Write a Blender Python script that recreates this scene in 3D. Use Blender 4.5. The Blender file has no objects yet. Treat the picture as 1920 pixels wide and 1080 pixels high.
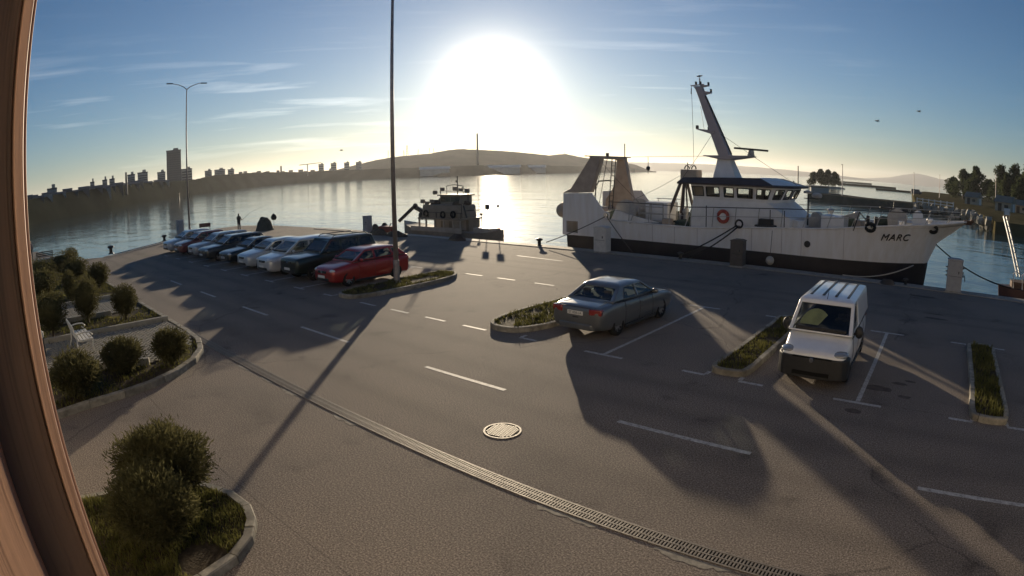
import bpy, bmesh, math, random
from mathutils import Vector, Matrix, Euler, noise
R = math.radians
random.seed(7)
scn = bpy.context.scene
COL = scn.collection

# ---------------------------------------------------------------- camera (wide-angle harbour webcam, barrel lens)
CAM_H = 4.65
cam = bpy.data.cameras.new('camera')
cam.type = 'PANO'
cam.panorama_type = 'FISHEYE_LENS_POLYNOMIAL'
cam.sensor_fit = 'HORIZONTAL'
cam.sensor_width = 36.0
cam.sensor_height = 20.25
cam.fisheye_fov = R(180)
cam.fisheye_polynomial_k0 = 0.0
cam.fisheye_polynomial_k1 = -4.62150261e-02
cam.fisheye_polynomial_k2 = -1.82675007e-05
cam.fisheye_polynomial_k3 = -2.76093280e-06
cam.fisheye_polynomial_k4 = -1.29562841e-07
cam.clip_start = 0.02
cam.clip_end = 30000
cam_o = bpy.data.objects.new('camera', cam)
COL.objects.link(cam_o)
YAW, PITCH, ROLL = R(40.6), 0.19272, -0.01564
c_r = Vector((math.cos(YAW), math.sin(YAW), 0))
c_h = Vector((-math.sin(YAW), math.cos(YAW), 0))
c_f = c_h * math.cos(PITCH) - Vector((0, 0, 1)) * math.sin(PITCH)
c_u = c_h * math.sin(PITCH) + Vector((0, 0, 1)) * math.cos(PITCH)
c_x = c_r * math.cos(ROLL) + c_u * math.sin(ROLL)
c_y = c_u * math.cos(ROLL) - c_r * math.sin(ROLL)
cam_o.matrix_world = Matrix(((c_x.x, c_y.x, -c_f.x, 0), (c_x.y, c_y.y, -c_f.y, 0),
                             (c_x.z, c_y.z, -c_f.z, CAM_H), (0, 0, 0, 1)))
scn.camera = cam_o

# ---------------------------------------------------------------- sun and sky
SUN_AZ, SUN_EL = R(-42.1), R(7.7)          # azimuth clockwise from +Y
sun_dir = Vector((math.sin(SUN_AZ) * math.cos(SUN_EL), math.cos(SUN_AZ) * math.cos(SUN_EL), math.sin(SUN_EL)))
sl = bpy.data.lights.new('sun', 'SUN')
sl.energy = 3.7
sl.angle = R(0.55)
sl.color = (1.0, 0.82, 0.58)
so = bpy.data.objects.new('sun', sl)
COL.objects.link(so)
so.rotation_euler = sun_dir.to_track_quat('Z', 'Y').to_euler()
so.location = (0, 0, 60)

wd = bpy.data.worlds.new('World')
scn.world = wd
wd.use_nodes = True
nt = wd.node_tree
nt.nodes.clear()


def nd(t, typ, **kw):
    n = t.nodes.new(typ)
    for k, v in kw.items():
        if k == 'op':
            n.operation = v
        elif isinstance(k, str) and hasattr(n, k):
            setattr(n, k, v)
    return n


def math_n(t, op, a, b=None, clamp=False):
    n = t.nodes.new('ShaderNodeMath')
    n.operation = op
    n.use_clamp = clamp
    for i, v in enumerate((a, b)):
        if v is None:
            continue
        if isinstance(v, (int, float)):
            n.inputs[i].default_value = v
        else:
            t.links.new(v, n.inputs[i])
    return n.outputs[0]


def ramp(t, fac, stops, interp='LINEAR'):
    n = t.nodes.new('ShaderNodeValToRGB')
    n.color_ramp.interpolation = interp
    e = n.color_ramp.elements
    while len(e) < len(stops):
        e.new(0.5)
    for i, (p, c) in enumerate(stops):
        e[i].position = p
        e[i].color = c if len(c) == 4 else (*c, 1)
    if fac is not None:
        t.links.new(fac, n.inputs[0])
    return n.outputs[0]


sky = nt.nodes.new('ShaderNodeTexSky')
sky.sky_type = 'NISHITA'
sky.sun_disc = False
sky.sun_elevation = SUN_EL
sky.sun_rotation = SUN_AZ
sky.altitude = 0
sky.air_density = 1.0
sky.dust_density = 0.3
sky.ozone_density = 4.6
tc = nt.nodes.new('ShaderNodeTexCoord')
# thin cirrus drawn out in long streaks, denser low over the horizon
mp = nt.nodes.new('ShaderNodeMapping')
mp.inputs['Rotation'].default_value = (R(2.5), R(-3.0), R(20))
mp.inputs['Scale'].default_value = (2.3, 2.3, 38)
nt.links.new(tc.outputs['Generated'], mp.inputs[0])
n1 = nt.nodes.new('ShaderNodeTexNoise')
n1.inputs['Scale'].default_value = 1.5
n1.inputs['Detail'].default_value = 7
n1.inputs['Roughness'].default_value = 0.55
n1.inputs['Distortion'].default_value = 0.35
nt.links.new(mp.outputs[0], n1.inputs['Vector'])
n2 = nt.nodes.new('ShaderNodeTexNoise')
n2.inputs['Scale'].default_value = 2.2
n2.inputs['Detail'].default_value = 2
nt.links.new(tc.outputs['Generated'], n2.inputs['Vector'])
streak = ramp(nt, n1.outputs[0], [(0.54, (0, 0, 0)), (0.80, (0.8, 0.8, 0.8))])
patch = ramp(nt, n2.outputs[0], [(0.40, (0.05, 0.05, 0.05)), (0.66, (1, 1, 1))])
sepd = nt.nodes.new('ShaderNodeSeparateXYZ')
nt.links.new(tc.outputs['Generated'], sepd.inputs[0])
band = ramp(nt, sepd.outputs[2], [(0.005, (0, 0, 0)), (0.05, (1, 1, 1)), (0.14, (0.8, 0.8, 0.8)), (0.24, (0.22, 0.22, 0.22))])
cl = math_n(nt, 'MULTIPLY', math_n(nt, 'MULTIPLY', streak, patch), band)
# angle to the sun: the bright aureole of a hazy sky round the low sun
dotn = nt.nodes.new('ShaderNodeVectorMath')
dotn.operation = 'DOT_PRODUCT'
dotn.inputs[1].default_value = sun_dir
nt.links.new(tc.outputs['Generated'], dotn.inputs[0])
ang = math_n(nt, 'ARCCOSINE', math_n(nt, 'MINIMUM', dotn.outputs['Value'], 0.999999))
core = math_n(nt, 'MULTIPLY', math_n(nt, 'EXPONENT', math_n(nt, 'MULTIPLY', ang, -1 / 0.028)), 105.0)
halo = math_n(nt, 'MULTIPLY', math_n(nt, 'EXPONENT', math_n(nt, 'MULTIPLY', ang, -1 / 0.10)), 2.5)
glow = math_n(nt, 'ADD', core, halo)
gcol = nt.nodes.new('ShaderNodeMixRGB')
gcol.blend_type = 'MULTIPLY'
gcol.inputs[0].default_value = 1
gcol.inputs[2].default_value = (1.0, 0.86, 0.62, 1)
nt.links.new(glow, gcol.inputs[1])
# clouds scatter sunlight forward: brighter towards the sun
cb = math_n(nt, 'ADD', math_n(nt, 'MULTIPLY', math_n(nt, 'EXPONENT', math_n(nt, 'MULTIPLY', ang, -1 / 0.35)), 16.0), 3.0)
cmul = nt.nodes.new('ShaderNodeMixRGB')
cmul.blend_type = 'MULTIPLY'
cmul.inputs[0].default_value = 1
cmul.inputs[2].default_value = (1.0, 0.93, 0.80, 1)
nt.links.new(math_n(nt, 'MULTIPLY', cl, cb), cmul.inputs[1])
add1 = nt.nodes.new('ShaderNodeMixRGB')
add1.blend_type = 'ADD'
add1.inputs[0].default_value = 1
nt.links.new(sky.outputs[0], add1.inputs[1])
nt.links.new(gcol.outputs[0], add1.inputs[2])
add2 = nt.nodes.new('ShaderNodeMixRGB')
add2.blend_type = 'ADD'
add2.inputs[0].default_value = 1
nt.links.new(add1.outputs[0], add2.inputs[1])
nt.links.new(cmul.outputs[0], add2.inputs[2])
bg = nt.nodes.new('ShaderNodeBackground')
bg.inputs[1].default_value = 0.05
nt.links.new(add2.outputs[0], bg.inputs[0])
wo = nt.nodes.new('ShaderNodeOutputWorld')
nt.links.new(bg.outputs[0], wo.inputs[0])

vs = scn.view_settings
vs.view_transform = 'Standard'
vs.look = 'None'
vs.gamma = 1
vs.use_curve_mapping = False
vs.exposure = 0.87
scn.cycles.use_denoising = True
scn.cycles.adaptive_threshold = 0.02
scn.cycles.max_bounces = 6
scn.cycles.volume_bounces = 0
scn.cycles.transparent_max_bounces = 12
scn.cycles.sample_clamp_indirect = 6.0
scn.render.film_transparent = False

# ---------------------------------------------------------------- materials
MATS = {}


def mat(name, col, rough=0.6, metal=0.0, var=0.0, scale=6.0, bump=0.0, bscale=40.0, spec=0.5, col2=None, coat=0.0,
        stretch=None, trans=0.0, emit=None, detail=5.0):
    """Principled material with a procedural colour variation and fine relief."""
    if name in MATS:
        return MATS[name]
    m = bpy.data.materials.new(name)
    m.use_nodes = True
    t = m.node_tree
    b = t.nodes['Principled BSDF']
    b.inputs['Roughness'].default_value = rough
    b.inputs['Metallic'].default_value = metal
    b.inputs['Specular IOR Level'].default_value = spec
    b.inputs['Coat Weight'].default_value = coat
    b.inputs['Coat Roughness'].default_value = 0.06
    c = (*col, 1)
    if col2 is None:
        col2 = tuple(max(0, x * (1 - var)) for x in col)
    crd = t.nodes.new('ShaderNodeTexCoord')
    vec = crd.outputs['Object']
    if stretch:
        mpn = t.nodes.new('ShaderNodeMapping')
        mpn.inputs['Scale'].default_value = stretch
        t.links.new(vec, mpn.inputs[0])
        vec = mpn.outputs[0]
    if var > 0 or col2 != col:
        n = t.nodes.new('ShaderNodeTexNoise')
        n.inputs['Scale'].default_value = scale
        n.inputs['Detail'].default_value = detail
        n.inputs['Roughness'].default_value = 0.62
        t.links.new(vec, n.inputs['Vector'])
        o = ramp(t, n.outputs[0], [(0.32, (*col2, 1)), (0.68, c)])
        t.links.new(o, b.inputs['Base Color'])
        rr = t.nodes.new('ShaderNodeMapRange')
        rr.inputs['To Min'].default_value = min(1, rough * 1.15)
        rr.inputs['To Max'].default_value = rough * 0.85
        t.links.new(n.outputs[0], rr.inputs[0])
        t.links.new(rr.outputs[0], b.inputs['Roughness'])
    else:
        b.inputs['Base Color'].default_value = c
    if bump > 0:
        n = t.nodes.new('ShaderNodeTexNoise')
        n.inputs['Scale'].default_value = bscale
        n.inputs['Detail'].default_value = 4
        t.links.new(vec, n.inputs['Vector'])
        bn = t.nodes.new('ShaderNodeBump')
        bn.inputs['Strength'].default_value = bump
        bn.inputs['Distance'].default_value = 0.02
        t.links.new(n.outputs[0], bn.inputs['Height'])
        t.links.new(bn.outputs[0], b.inputs['Normal'])
    if emit:
        b.inputs['Emission Color'].default_value = (*emit[0], 1)
        b.inputs['Emission Strength'].default_value = emit[1]
    MATS[name] = m
    return m


def glass(name, tint, refl=0.5, rough=0.03):
    """Tinted pane: partly see-through, partly mirror, stronger at grazing angles."""
    if name in MATS:
        return MATS[name]
    m = bpy.data.materials.new(name)
    m.use_nodes = True
    t = m.node_tree
    t.nodes.clear()
    tr = t.nodes.new('ShaderNodeBsdfTransparent')
    tr.inputs[0].default_value = (*tint, 1)
    gl = t.nodes.new('ShaderNodeBsdfGlossy')
    gl.inputs['Roughness'].default_value = rough
    gl.inputs[0].default_value = (0.9, 0.95, 1.0, 1)
    fr = t.nodes.new('ShaderNodeFresnel')
    gm_ = t.nodes.new('ShaderNodeNewGeometry')
    t.links.new(math_n(t, 'SUBTRACT', 1.5, math_n(t, 'MULTIPLY', gm_.outputs['Backfacing'], 1.5 - 1 / 1.5)), fr.inputs[0])
    mx = t.nodes.new('ShaderNodeMixShader')
    f = math_n(t, 'ADD', math_n(t, 'MULTIPLY', fr.outputs[0], refl), 0.02, clamp=True)
    t.links.new(f, mx.inputs[0])
    t.links.new(tr.outputs[0], mx.inputs[1])
    t.links.new(gl.outputs[0], mx.inputs[2])
    o = t.nodes.new('ShaderNodeOutputMaterial')
    t.links.new(mx.outputs[0], o.inputs[0])
    MATS[name] = m
    return m


# ---------------------------------------------------------------- mesh builder
class MB:
    def __init__(s):
        s.v = []
        s.f = []

    def add(s, vs, fs):
        o = len(s.v)
        s.v += [tuple(v) for v in vs]
        s.f += [tuple(i + o for i in f) for f in fs]
        return s

    def box(s, c, d, rz=0.0, m=None):
        hx, hy, hz = d[0] / 2, d[1] / 2, d[2] / 2
        vs = [Vector((x, y, z)) for z in (-hz, hz) for x, y in ((-hx, -hy), (hx, -hy), (hx, hy), (-hx, hy))]
        if m is None:
            m = Matrix.Rotation(rz, 3, 'Z')
        vs = [m @ v + Vector(c) for v in vs]
        return s.add(vs, [(3, 2, 1, 0), (4, 5, 6, 7), (0, 1, 5, 4), (1, 2, 6, 5), (2, 3, 7, 6), (3, 0, 4, 7)])

    def bar(s, p, q, w, h=None, up=(0, 0, 1)):
        """box from p to q"""
        p, q = Vector(p), Vector(q)
        d = q - p
        L = d.length
        if L < 1e-6:
            return s
        x = d / L
        u = Vector(up)
        y = u.cross(x)
        if y.length < 1e-4:
            y = Vector((0, 1, 0)).cross(x)
            if y.length < 1e-4:
                y = Vector((1, 0, 0)).cross(x)
        y.normalize()
        z = x.cross(y)
        m = Matrix((x, y, z)).transposed()
        return s.box((p + q) / 2, (L, w, h or w), m=m)

    def tube(s, pts, r, n=6, r1=None, caps=True, closed=False):
        pts = [Vector(p) for p in pts]
        k = len(pts)
        rings = []
        up = Vector((0, 0, 1))
        for i, p in enumerate(pts):
            if closed:
                d = pts[(i + 1) % k] - pts[i - 1]
            else:
                d = pts[min(i + 1, k - 1)] - pts[max(i - 1, 0)]
            d.normalize()
            a = d.cross(up)
            if a.length < 0.05:
                a = d.cross(Vector((0, 1, 0)))
            a.normalize()
            b = a.cross(d)
            rr = r if r1 is None else r + (r1 - r) * i / max(1, k - 1)
            if isinstance(r, (list, tuple)):
                rr = r[i]
            rings.append([p + (a * math.cos(t) + b * math.sin(t)) * rr for t in [2 * math.pi * j / n for j in range(n)]])
        vs = [v for rg in rings for v in rg]
        fs = []
        for i in range(k if closed else k - 1):
            i2 = (i + 1) % k
            for j in range(n):
                fs.append((i * n + j, i * n + (j + 1) % n, i2 * n + (j + 1) % n, i2 * n + j))
        if caps and not closed:
            fs.append(tuple(range(n))[::-1])
            fs.append(tuple((k - 1) * n + j for j in range(n)))
        return s.add(vs, fs)

    def cyl(s, p, q, r, r1=None, n=12):
        return s.tube([p, q], r, n, r1=r if r1 is None else r1)

    def lathe(s, prof, c=(0, 0, 0), n=20, axis='Z', cap=True):
        vs, fs = [], []
        for (r, z) in prof:
            for j in range(n):
                a = 2 * math.pi * j / n
                x, y = r * math.cos(a), r * math.sin(a)
                p = {'Z': (x, y, z), 'X': (z, x, y), 'Y': (x, z, y)}[axis]
                vs.append((p[0] + c[0], p[1] + c[1], p[2] + c[2]))
        k = len(prof)
        for i in range(k - 1):
            for j in range(n):
                fs.append((i * n + j, i * n + (j + 1) % n, (i + 1) * n + (j + 1) % n, (i + 1) * n + j))
        if cap:
            fs.append(tuple(range(n))[::-1])
            fs.append(tuple((k - 1) * n + j for j in range(n)))
        return s.add(vs, fs)

    def prism(s, out, a, b, axis='Z'):
        """outline (2D) extruded between a and b along an axis; Y axis takes (x,z), X axis takes (y,z)"""
        def P(u, w, t):
            return {'Z': (u, w, t), 'Y': (u, t, w), 'X': (t, u, w)}[axis]
        n = len(out)
        vs = [P(u, w, a) for u, w in out] + [P(u, w, b) for u, w in out]
        fs = [tuple(range(n))[::-1], tuple(range(n, 2 * n))]
        fs += [(i, (i + 1) % n, n + (i + 1) % n, n + i) for i in range(n)]
        return s.add(vs, fs)

    def loft(s, secs, closed=True, caps=True):
        n = len(secs[0])
        vs = [p for sc in secs for p in sc]
        fs = []
        for i in range(len(secs) - 1):
            for j in range(n if closed else n - 1):
                fs.append((i * n + j, i * n + (j + 1) % n, (i + 1) * n + (j + 1) % n, (i + 1) * n + j))
        if caps:
            fs.append(tuple(range(n))[::-1])
            fs.append(tuple((len(secs) - 1) * n + j for j in range(n)))
        return s.add(vs, fs)

    def ball(s, c, r, n=10, sz=1.0, m=6):
        prof = [(max(1e-3, r * math.sin(math.pi * i / m)), -r * sz * math.cos(math.pi * i / m)) for i in range(m + 1)]
        return s.lathe(prof, c, n)

    def mesh(s, name, recalc=True):
        me = bpy.data.meshes.new(name)
        me.from_pydata(s.v, [], s.f)
        if recalc and len(s.f) < 60000:
            bm = bmesh.new()
            bm.from_mesh(me)
            bmesh.ops.recalc_face_normals(bm, faces=bm.faces)
            bm.to_mesh(me)
            bm.free()
        me.update()
        return me

    def build(s, name, m, parent=None, smooth=None, bevel=0.0, sub=0, recalc=True, loc=None):
        me = s.mesh(name, recalc)
        me.materials.append(m)
        if smooth is not None:
            me.shade_smooth() if smooth is True else shade_auto(me, smooth)
        o = bpy.data.objects.new(name, me)
        COL.objects.link(o)
        if parent is not None:
            o.parent = parent
        if loc is not None:
            o.location = loc
        if bevel > 0:
            bv = o.modifiers.new('bevel', 'BEVEL')
            bv.width = bevel
            bv.segments = 2
            bv.limit_method = 'ANGLE'
        if sub:
            sm = o.modifiers.new('sub', 'SUBSURF')
            sm.levels = sub
            sm.render_levels = sub
        return o


def shade_auto(me, deg):
    me.shade_smooth()
    bm = bmesh.new()
    bm.from_mesh(me)
    for e in bm.edges:
        if len(e.link_faces) == 2 and e.calc_face_angle(0) > R(deg):
            e.smooth = False
    bm.to_mesh(me)
    bm.free()


def tag(o, label, cat, group=None):
    o['label'] = label
    o['category'] = cat
    if group:
        o['group'] = group
    return o


def struct(o):
    o['kind'] = 'structure'
    return o


def thing(name, label, cat, loc=(0, 0, 0), rz=0.0, group=None):
    o = bpy.data.objects.new(name, None)
    o.empty_display_size = 0.2
    COL.objects.link(o)
    o.location = loc
    o.rotation_euler = (0, 0, rz)
    return tag(o, label, cat, group)


def dup(root, loc=None, rz=None, label=None):
    def cp(o, par):
        c = o.copy()
        COL.objects.link(c)
        c.parent = par
        for ch in list(o.children):
            cp(ch, c)
        return c
    r = cp(root, None)
    if loc is not None:
        r.location = loc
    if rz is not None:
        r.rotation_euler = (0, 0, rz)
    if label:
        r['label'] = label
    return r


def piece(name, me, parent, loc, rz=0.0, sc=None):
    o = bpy.data.objects.new(name, me)
    COL.objects.link(o)
    o.parent = parent
    o.location = loc
    o.rotation_euler = (0, 0, rz)
    if sc:
        o.scale = sc
    return o


def text_mesh(txt, size, name, m, parent, shear=0.0, ext=0.004, space=1.0):
    cu = bpy.data.curves.new(name, 'FONT')
    cu.body = txt
    cu.size = size
    cu.shear = shear
    cu.extrude = ext
    cu.space_character = space
    cu.align_x = 'CENTER'
    cu.align_y = 'CENTER'
    o = bpy.data.objects.new(name, cu)
    COL.objects.link(o)
    dg = bpy.context.evaluated_depsgraph_get()
    me = bpy.data.meshes.new_from_object(o.evaluated_get(dg))
    bpy.data.objects.remove(o)
    bpy.data.curves.remove(cu)
    me.materials.clear()
    me.materials.append(m)
    t = bpy.data.objects.new(name, me)
    COL.objects.link(t)
    t.parent = parent
    return t


# palette (real-world base colours)
m_concrete = mat('concrete', (0.36, 0.345, 0.31), 0.85, var=0.35, scale=5, bump=0.35, bscale=30, spec=0.3)
m_kerb_dirty = mat('kerb_concrete_dirty', (0.27, 0.245, 0.20), 0.9, var=0.5, scale=4, bump=0.35, bscale=40, spec=0.3)
m_kerb = mat('kerb_concrete', (0.37, 0.34, 0.28), 0.9, var=0.55, scale=5, bump=0.3, bscale=45, spec=0.3)
m_soil = mat('soil', (0.075, 0.058, 0.038), 0.95, var=0.5, scale=9, bump=0.8, bscale=25, spec=0.1)


def leafy(name, c1, c2, scale, k=0.4):
    """leaf or blade: diffuse with light shining through from behind"""
    m = bpy.data.materials.new(name)
    m.use_nodes = True
    t = m.node_tree
    t.nodes.clear()
    crd = t.nodes.new('ShaderNodeTexCoord')
    n = t.nodes.new('ShaderNodeTexNoise')
    n.inputs['Scale'].default_value = scale
    n.inputs['Detail'].default_value = 5
    t.links.new(crd.outputs['Object'], n.inputs['Vector'])
    c = ramp(t, n.outputs[0], [(0.32, c2), (0.68, c1)])
    df = t.nodes.new('ShaderNodeBsdfDiffuse')
    tl = t.nodes.new('ShaderNodeBsdfTranslucent')
    t.links.new(c, df.inputs[0])
    t.links.new(c, tl.inputs[0])
    mx = t.nodes.new('ShaderNodeMixShader')
    mx.inputs[0].default_value = k
    t.links.new(df.outputs[0], mx.inputs[1])
    t.links.new(tl.outputs[0], mx.inputs[2])
    o = t.nodes.new('ShaderNodeOutputMaterial')
    t.links.new(mx.outputs[0], o.inputs[0])
    return m


m_grass = leafy('grass_blades', (0.17, 0.16, 0.055), (0.07, 0.072, 0.024), 3.0)
m_leaf = leafy('shrub_leaves', (0.115, 0.108, 0.050), (0.052, 0.050, 0.026), 2.2)
m_leaf2 = leafy('tree_leaves', (0.075, 0.09, 0.04), (0.035, 0.045, 0.02), 0.5)
m_bark = mat('bark', (0.09, 0.065, 0.045), 0.9, var=0.4, scale=10, bump=0.6)
m_steel = mat('galvanised_steel', (0.30, 0.31, 0.32), 0.45, 0.8, var=0.2, scale=12)
m_pole = mat('pole_steel', (0.36, 0.32, 0.31), 0.5, 0.5, var=0.25, scale=6)
m_dark = mat('dark_metal', (0.035, 0.034, 0.036), 0.5, 0.2, var=0.3, scale=8)
m_black = mat('black_rubber', (0.018, 0.018, 0.018), 0.75, var=0.3, scale=12, spec=0.3)
m_white = mat('white_paint', (0.72, 0.71, 0.69), 0.5, var=0.08, scale=3)
m_rope = mat('rope_fibre', (0.10, 0.09, 0.085), 0.9, var=0.4, scale=30)
m_rope2 = mat('rope_pale', (0.50, 0.46, 0.40), 0.9, var=0.3, scale=30)
m_rust = mat('rusty_iron', (0.13, 0.075, 0.05), 0.8, 0.2, var=0.5, scale=9, bump=0.3)

# ---------------------------------------------------------------- setting: ground, quay, water, terrain
def asphalt_mat():
    m = bpy.data.materials.new('asphalt')
    m.use_nodes = True
    t = m.node_tree
    b = t.nodes['Principled BSDF']
    crd = t.nodes.new('ShaderNodeTexCoord')
    g1 = t.nodes.new('ShaderNodeTexNoise')       # aggregate grain
    g1.inputs['Scale'].default_value = 36
    g1.inputs['Detail'].default_value = 4
    g1.inputs['Roughness'].default_value = 0.75
    g2 = t.nodes.new('ShaderNodeTexNoise')       # large worn patches
    g2.inputs['Scale'].default_value = 0.22
    g2.inputs['Detail'].default_value = 6
    g2.inputs['Roughness'].default_value = 0.65
    g3 = t.nodes.new('ShaderNodeTexNoise')       # oil and damp stains
    g3.inputs['Scale'].default_value = 0.9
    g3.inputs['Detail'].default_value = 3
    for n in (g1, g2, g3):
        t.links.new(crd.outputs['Object'], n.inputs['Vector'])
    grain = ramp(t, g1.outputs[0], [(0.33, (0.055, 0.045, 0.038)), (0.48, (0.168, 0.138, 0.115)), (0.66, (0.42, 0.36, 0.305))])
    worn = ramp(t, g2.outputs[0], [(0.28, (0.62, 0.62, 0.63)), (0.48, (0.95, 0.94, 0.93)), (0.72, (1.12, 1.09, 1.04))])
    st = ramp(t, g3.outputs[0], [(0.27, (0.42, 0.42, 0.42)), (0.34, (0.85, 0.85, 0.85)), (0.40, (1, 1, 1))])
    m1 = t.nodes.new('ShaderNodeMixRGB')
    m1.blend_type = 'MULTIPLY'
    m1.inputs[0].default_value = 1
    t.links.new(grain, m1.inputs[1])
    t.links.new(worn, m1.inputs[2])
    m2 = t.nodes.new('ShaderNodeMixRGB')
    m2.blend_type = 'MULTIPLY'
    m2.inputs[0].default_value = 0.7
    t.links.new(m1.outputs[0], m2.inputs[1])
    t.links.new(st, m2.inputs[2])
    # worn wheel tracks along the driving lane
    sy = t.nodes.new('ShaderNodeSeparateXYZ')
    t.links.new(crd.outputs['Object'], sy.inputs[0])
    trk = None
    for y0 in (7.35, 8.75, 10.2, 11.6, 22.2, 23.6):
        q_ = math_n(t, 'DIVIDE', math_n(t, 'SUBTRACT', sy.outputs[1], y0), 0.30)
        e_ = math_n(t, 'EXPONENT', math_n(t, 'MULTIPLY', math_n(t, 'MULTIPLY', q_, q_), -1.0))
        trk = e_ if trk is None else math_n(t, 'ADD', trk, e_)
    tf = math_n(t, 'SUBTRACT', 1.0, math_n(t, 'MULTIPLY', math_n(t, 'MULTIPLY', trk, g2.outputs[0]), 0.34))
    tm = t.nodes.new('ShaderNodeMixRGB')
    tm.blend_type = 'MULTIPLY'
    tm.inputs[0].default_value = 1
    t.links.new(m2.outputs[0], tm.inputs[1])
    t.links.new(tf, tm.inputs[2])
    m2 = tm
    # laying seams along the lanes and wandering shrinkage cracks
    wob = t.nodes.new('ShaderNodeTexNoise')
    wob.inputs['Scale'].default_value = 0.8
    wob.inputs['Detail'].default_value = 6
    t.links.new(crd.outputs['Object'], wob.inputs['Vector'])
    sx = t.nodes.new('ShaderNodeSeparateXYZ')
    t.links.new(crd.outputs['Object'], sx.inputs[0])
    yw = math_n(t, 'ADD', sx.outputs[1], math_n(t, 'MULTIPLY', math_n(t, 'SUBTRACT', wob.outputs[0], 0.5), 0.16))
    seam = None
    for y0 in (3.1, 12.86, 19.72, 24.3):
        d_ = math_n(t, 'ABSOLUTE', math_n(t, 'SUBTRACT', yw, y0))
        seam = d_ if seam is None else math_n(t, 'MINIMUM', seam, d_)
    vc = t.nodes.new('ShaderNodeTexVoronoi')
    vc.feature = 'DISTANCE_TO_EDGE'
    vc.inputs['Scale'].default_value = 0.09
    dv = t.nodes.new('ShaderNodeMixRGB')
    dv.blend_type = 'ADD'
    dv.inputs[0].default_value = 1.6
    t.links.new(crd.outputs['Object'], dv.inputs[1])
    t.links.new(wob.outputs['Color'], dv.inputs[2])
    t.links.new(dv.outputs[0], vc.inputs['Vector'])
    ck = math_n(t, 'MINIMUM', math_n(t, 'MULTIPLY', vc.outputs['Distance'], 5.0), seam)
    ck = math_n(t, 'ADD', ck, math_n(t, 'MULTIPLY', math_n(t, 'GREATER_THAN', g3.outputs[0], 0.55), 0.012))
    crack = ramp(t, ck, [(0.004, (0.66, 0.66, 0.66)), (0.018, (1, 1, 1))])
    m3_ = t.nodes.new('ShaderNodeMixRGB')
    m3_.blend_type = 'MULTIPLY'
    m3_.inputs[0].default_value = 1
    t.links.new(m2.outputs[0], m3_.inputs[1])
    t.links.new(crack, m3_.inputs[2])
    t.links.new(m3_.outputs[0], b.inputs['Base Color'])
    b.inputs['Roughness'].default_value = 0.9
    b.inputs['Specular IOR Level'].default_value = 0.25
    bn = t.nodes.new('ShaderNodeBump')
    bn.inputs['Strength'].default_value = 0.32
    bn.inputs['Distance'].default_value = 0.012
    t.links.new(g1.outputs[0], bn.inputs['Height'])
    t.links.new(bn.outputs[0], b.inputs['Normal'])
    return m


m_asph = asphalt_mat()

WATER_Z = -1.25
# quay plan: straight edge along Y=30, slanting western edge, everything behind to the south and east
QUAY = [(-62.5, 27.2), (-58.5, 29.2), (-48, 29.6), (70, 29.6), (70, -40), (-68, -40), (-68, 4.2), (-58, 5.2), (-51.0, 6.8), (-49.2, 8.9), (-53.5, 14.2), (-57.2, 18.4), (-62.8, 22.4)]
q = MB()
q.prism(QUAY, -4.0, 0.0)
ground = struct(q.build('quay_ground', m_asph))

# pale stone coping along the waterside edges, block by block
cope_y = 29.6
m_cope = mat('coping_stone', (0.30, 0.28, 0.245), 0.8, var=0.35, scale=2.5, bump=0.3, bscale=20)
coping = thing('quay_coping', 'pale stone coping blocks along the edge of the quay', 'coping')
cm = MB().box((0, 0, 0), (1.94, 0.9, 0.05)).mesh('coping_block')
cm.materials.append(m_cope)
edges = [((-48.0, 29.15), (26.0, 29.15)), ((-62.0, 22.3), (-57.0, 18.6)), ((-57.0, 18.6), (-53.3, 14.5)), ((-53.3, 14.5), (-49.0, 9.2))]
for a, bb in edges:
    a, bb = Vector((*a, 0)), Vector((*bb, 0))
    d = bb - a
    n = int(d.length / 1.97)
    for i in range(n):
        p = a + d * ((i + 0.5) / n)
        piece('coping_block', cm, coping, (p.x, p.y, 0.012 + random.uniform(-.004, .004)), math.atan2(d.y, d.x), (d.length / n / 1.97, 1, 1))


def water_mat():
    m = bpy.data.materials.new('sea_water')
    m.use_nodes = True
    t = m.node_tree
    b = t.nodes['Principled BSDF']
    b.inputs['Base Color'].default_value = (0.035, 0.065, 0.070, 1)
    b.inputs['Roughness'].default_value = 0.07
    b.inputs['IOR'].default_value = 1.33
    crd = t.nodes.new('ShaderNodeTexCoord')
    mpn = t.nodes.new('ShaderNodeMapping')
    mpn.inputs['Rotation'].default_value = (0, 0, R(-38))
    mpn.inputs['Scale'].default_value = (1, 2.6, 1)
    t.links.new(crd.outputs['Object'], mpn.inputs[0])
    hs = None
    for sc, amp in ((0.9, 0.30), (0.16, 1.0), (0.035, 2.4)):
        n = t.nodes.new('ShaderNodeTexNoise')
        n.inputs['Scale'].default_value = sc
        n.inputs['Detail'].default_value = 3
        n.inputs['Distortion'].default_value = 0.6
        t.links.new(mpn.outputs[0], n.inputs['Vector'])
        h = math_n(t, 'MULTIPLY', n.outputs[0], amp)
        hs = h if hs is None else math_n(t, 'ADD', hs, h)
    bn = t.nodes.new('ShaderNodeBump')
    bn.inputs['Strength'].default_value = 0.42
    bn.inputs['Distance'].default_value = 0.14
    t.links.new(hs, bn.inputs['Height'])
    t.links.new(bn.outputs[0], b.inputs['Normal'])
    return m


w = MB()
w.add([(-14000, -14000, WATER_Z), (14000, -14000, WATER_Z), (14000, 14000, WATER_Z), (-14000, 14000, WATER_Z)], [(0, 1, 2, 3)])
struct(w.build('harbour_water', water_mat()))


def interp(tab, x):
    if x <= tab[0][0]:
        return tab[0][1]
    for (a, va), (b, vb) in zip(tab, tab[1:]):
        if x <= b:
            k = (x - a) / (b - a)
            return va + (vb - va) * k
    return tab[-1][1]


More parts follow.
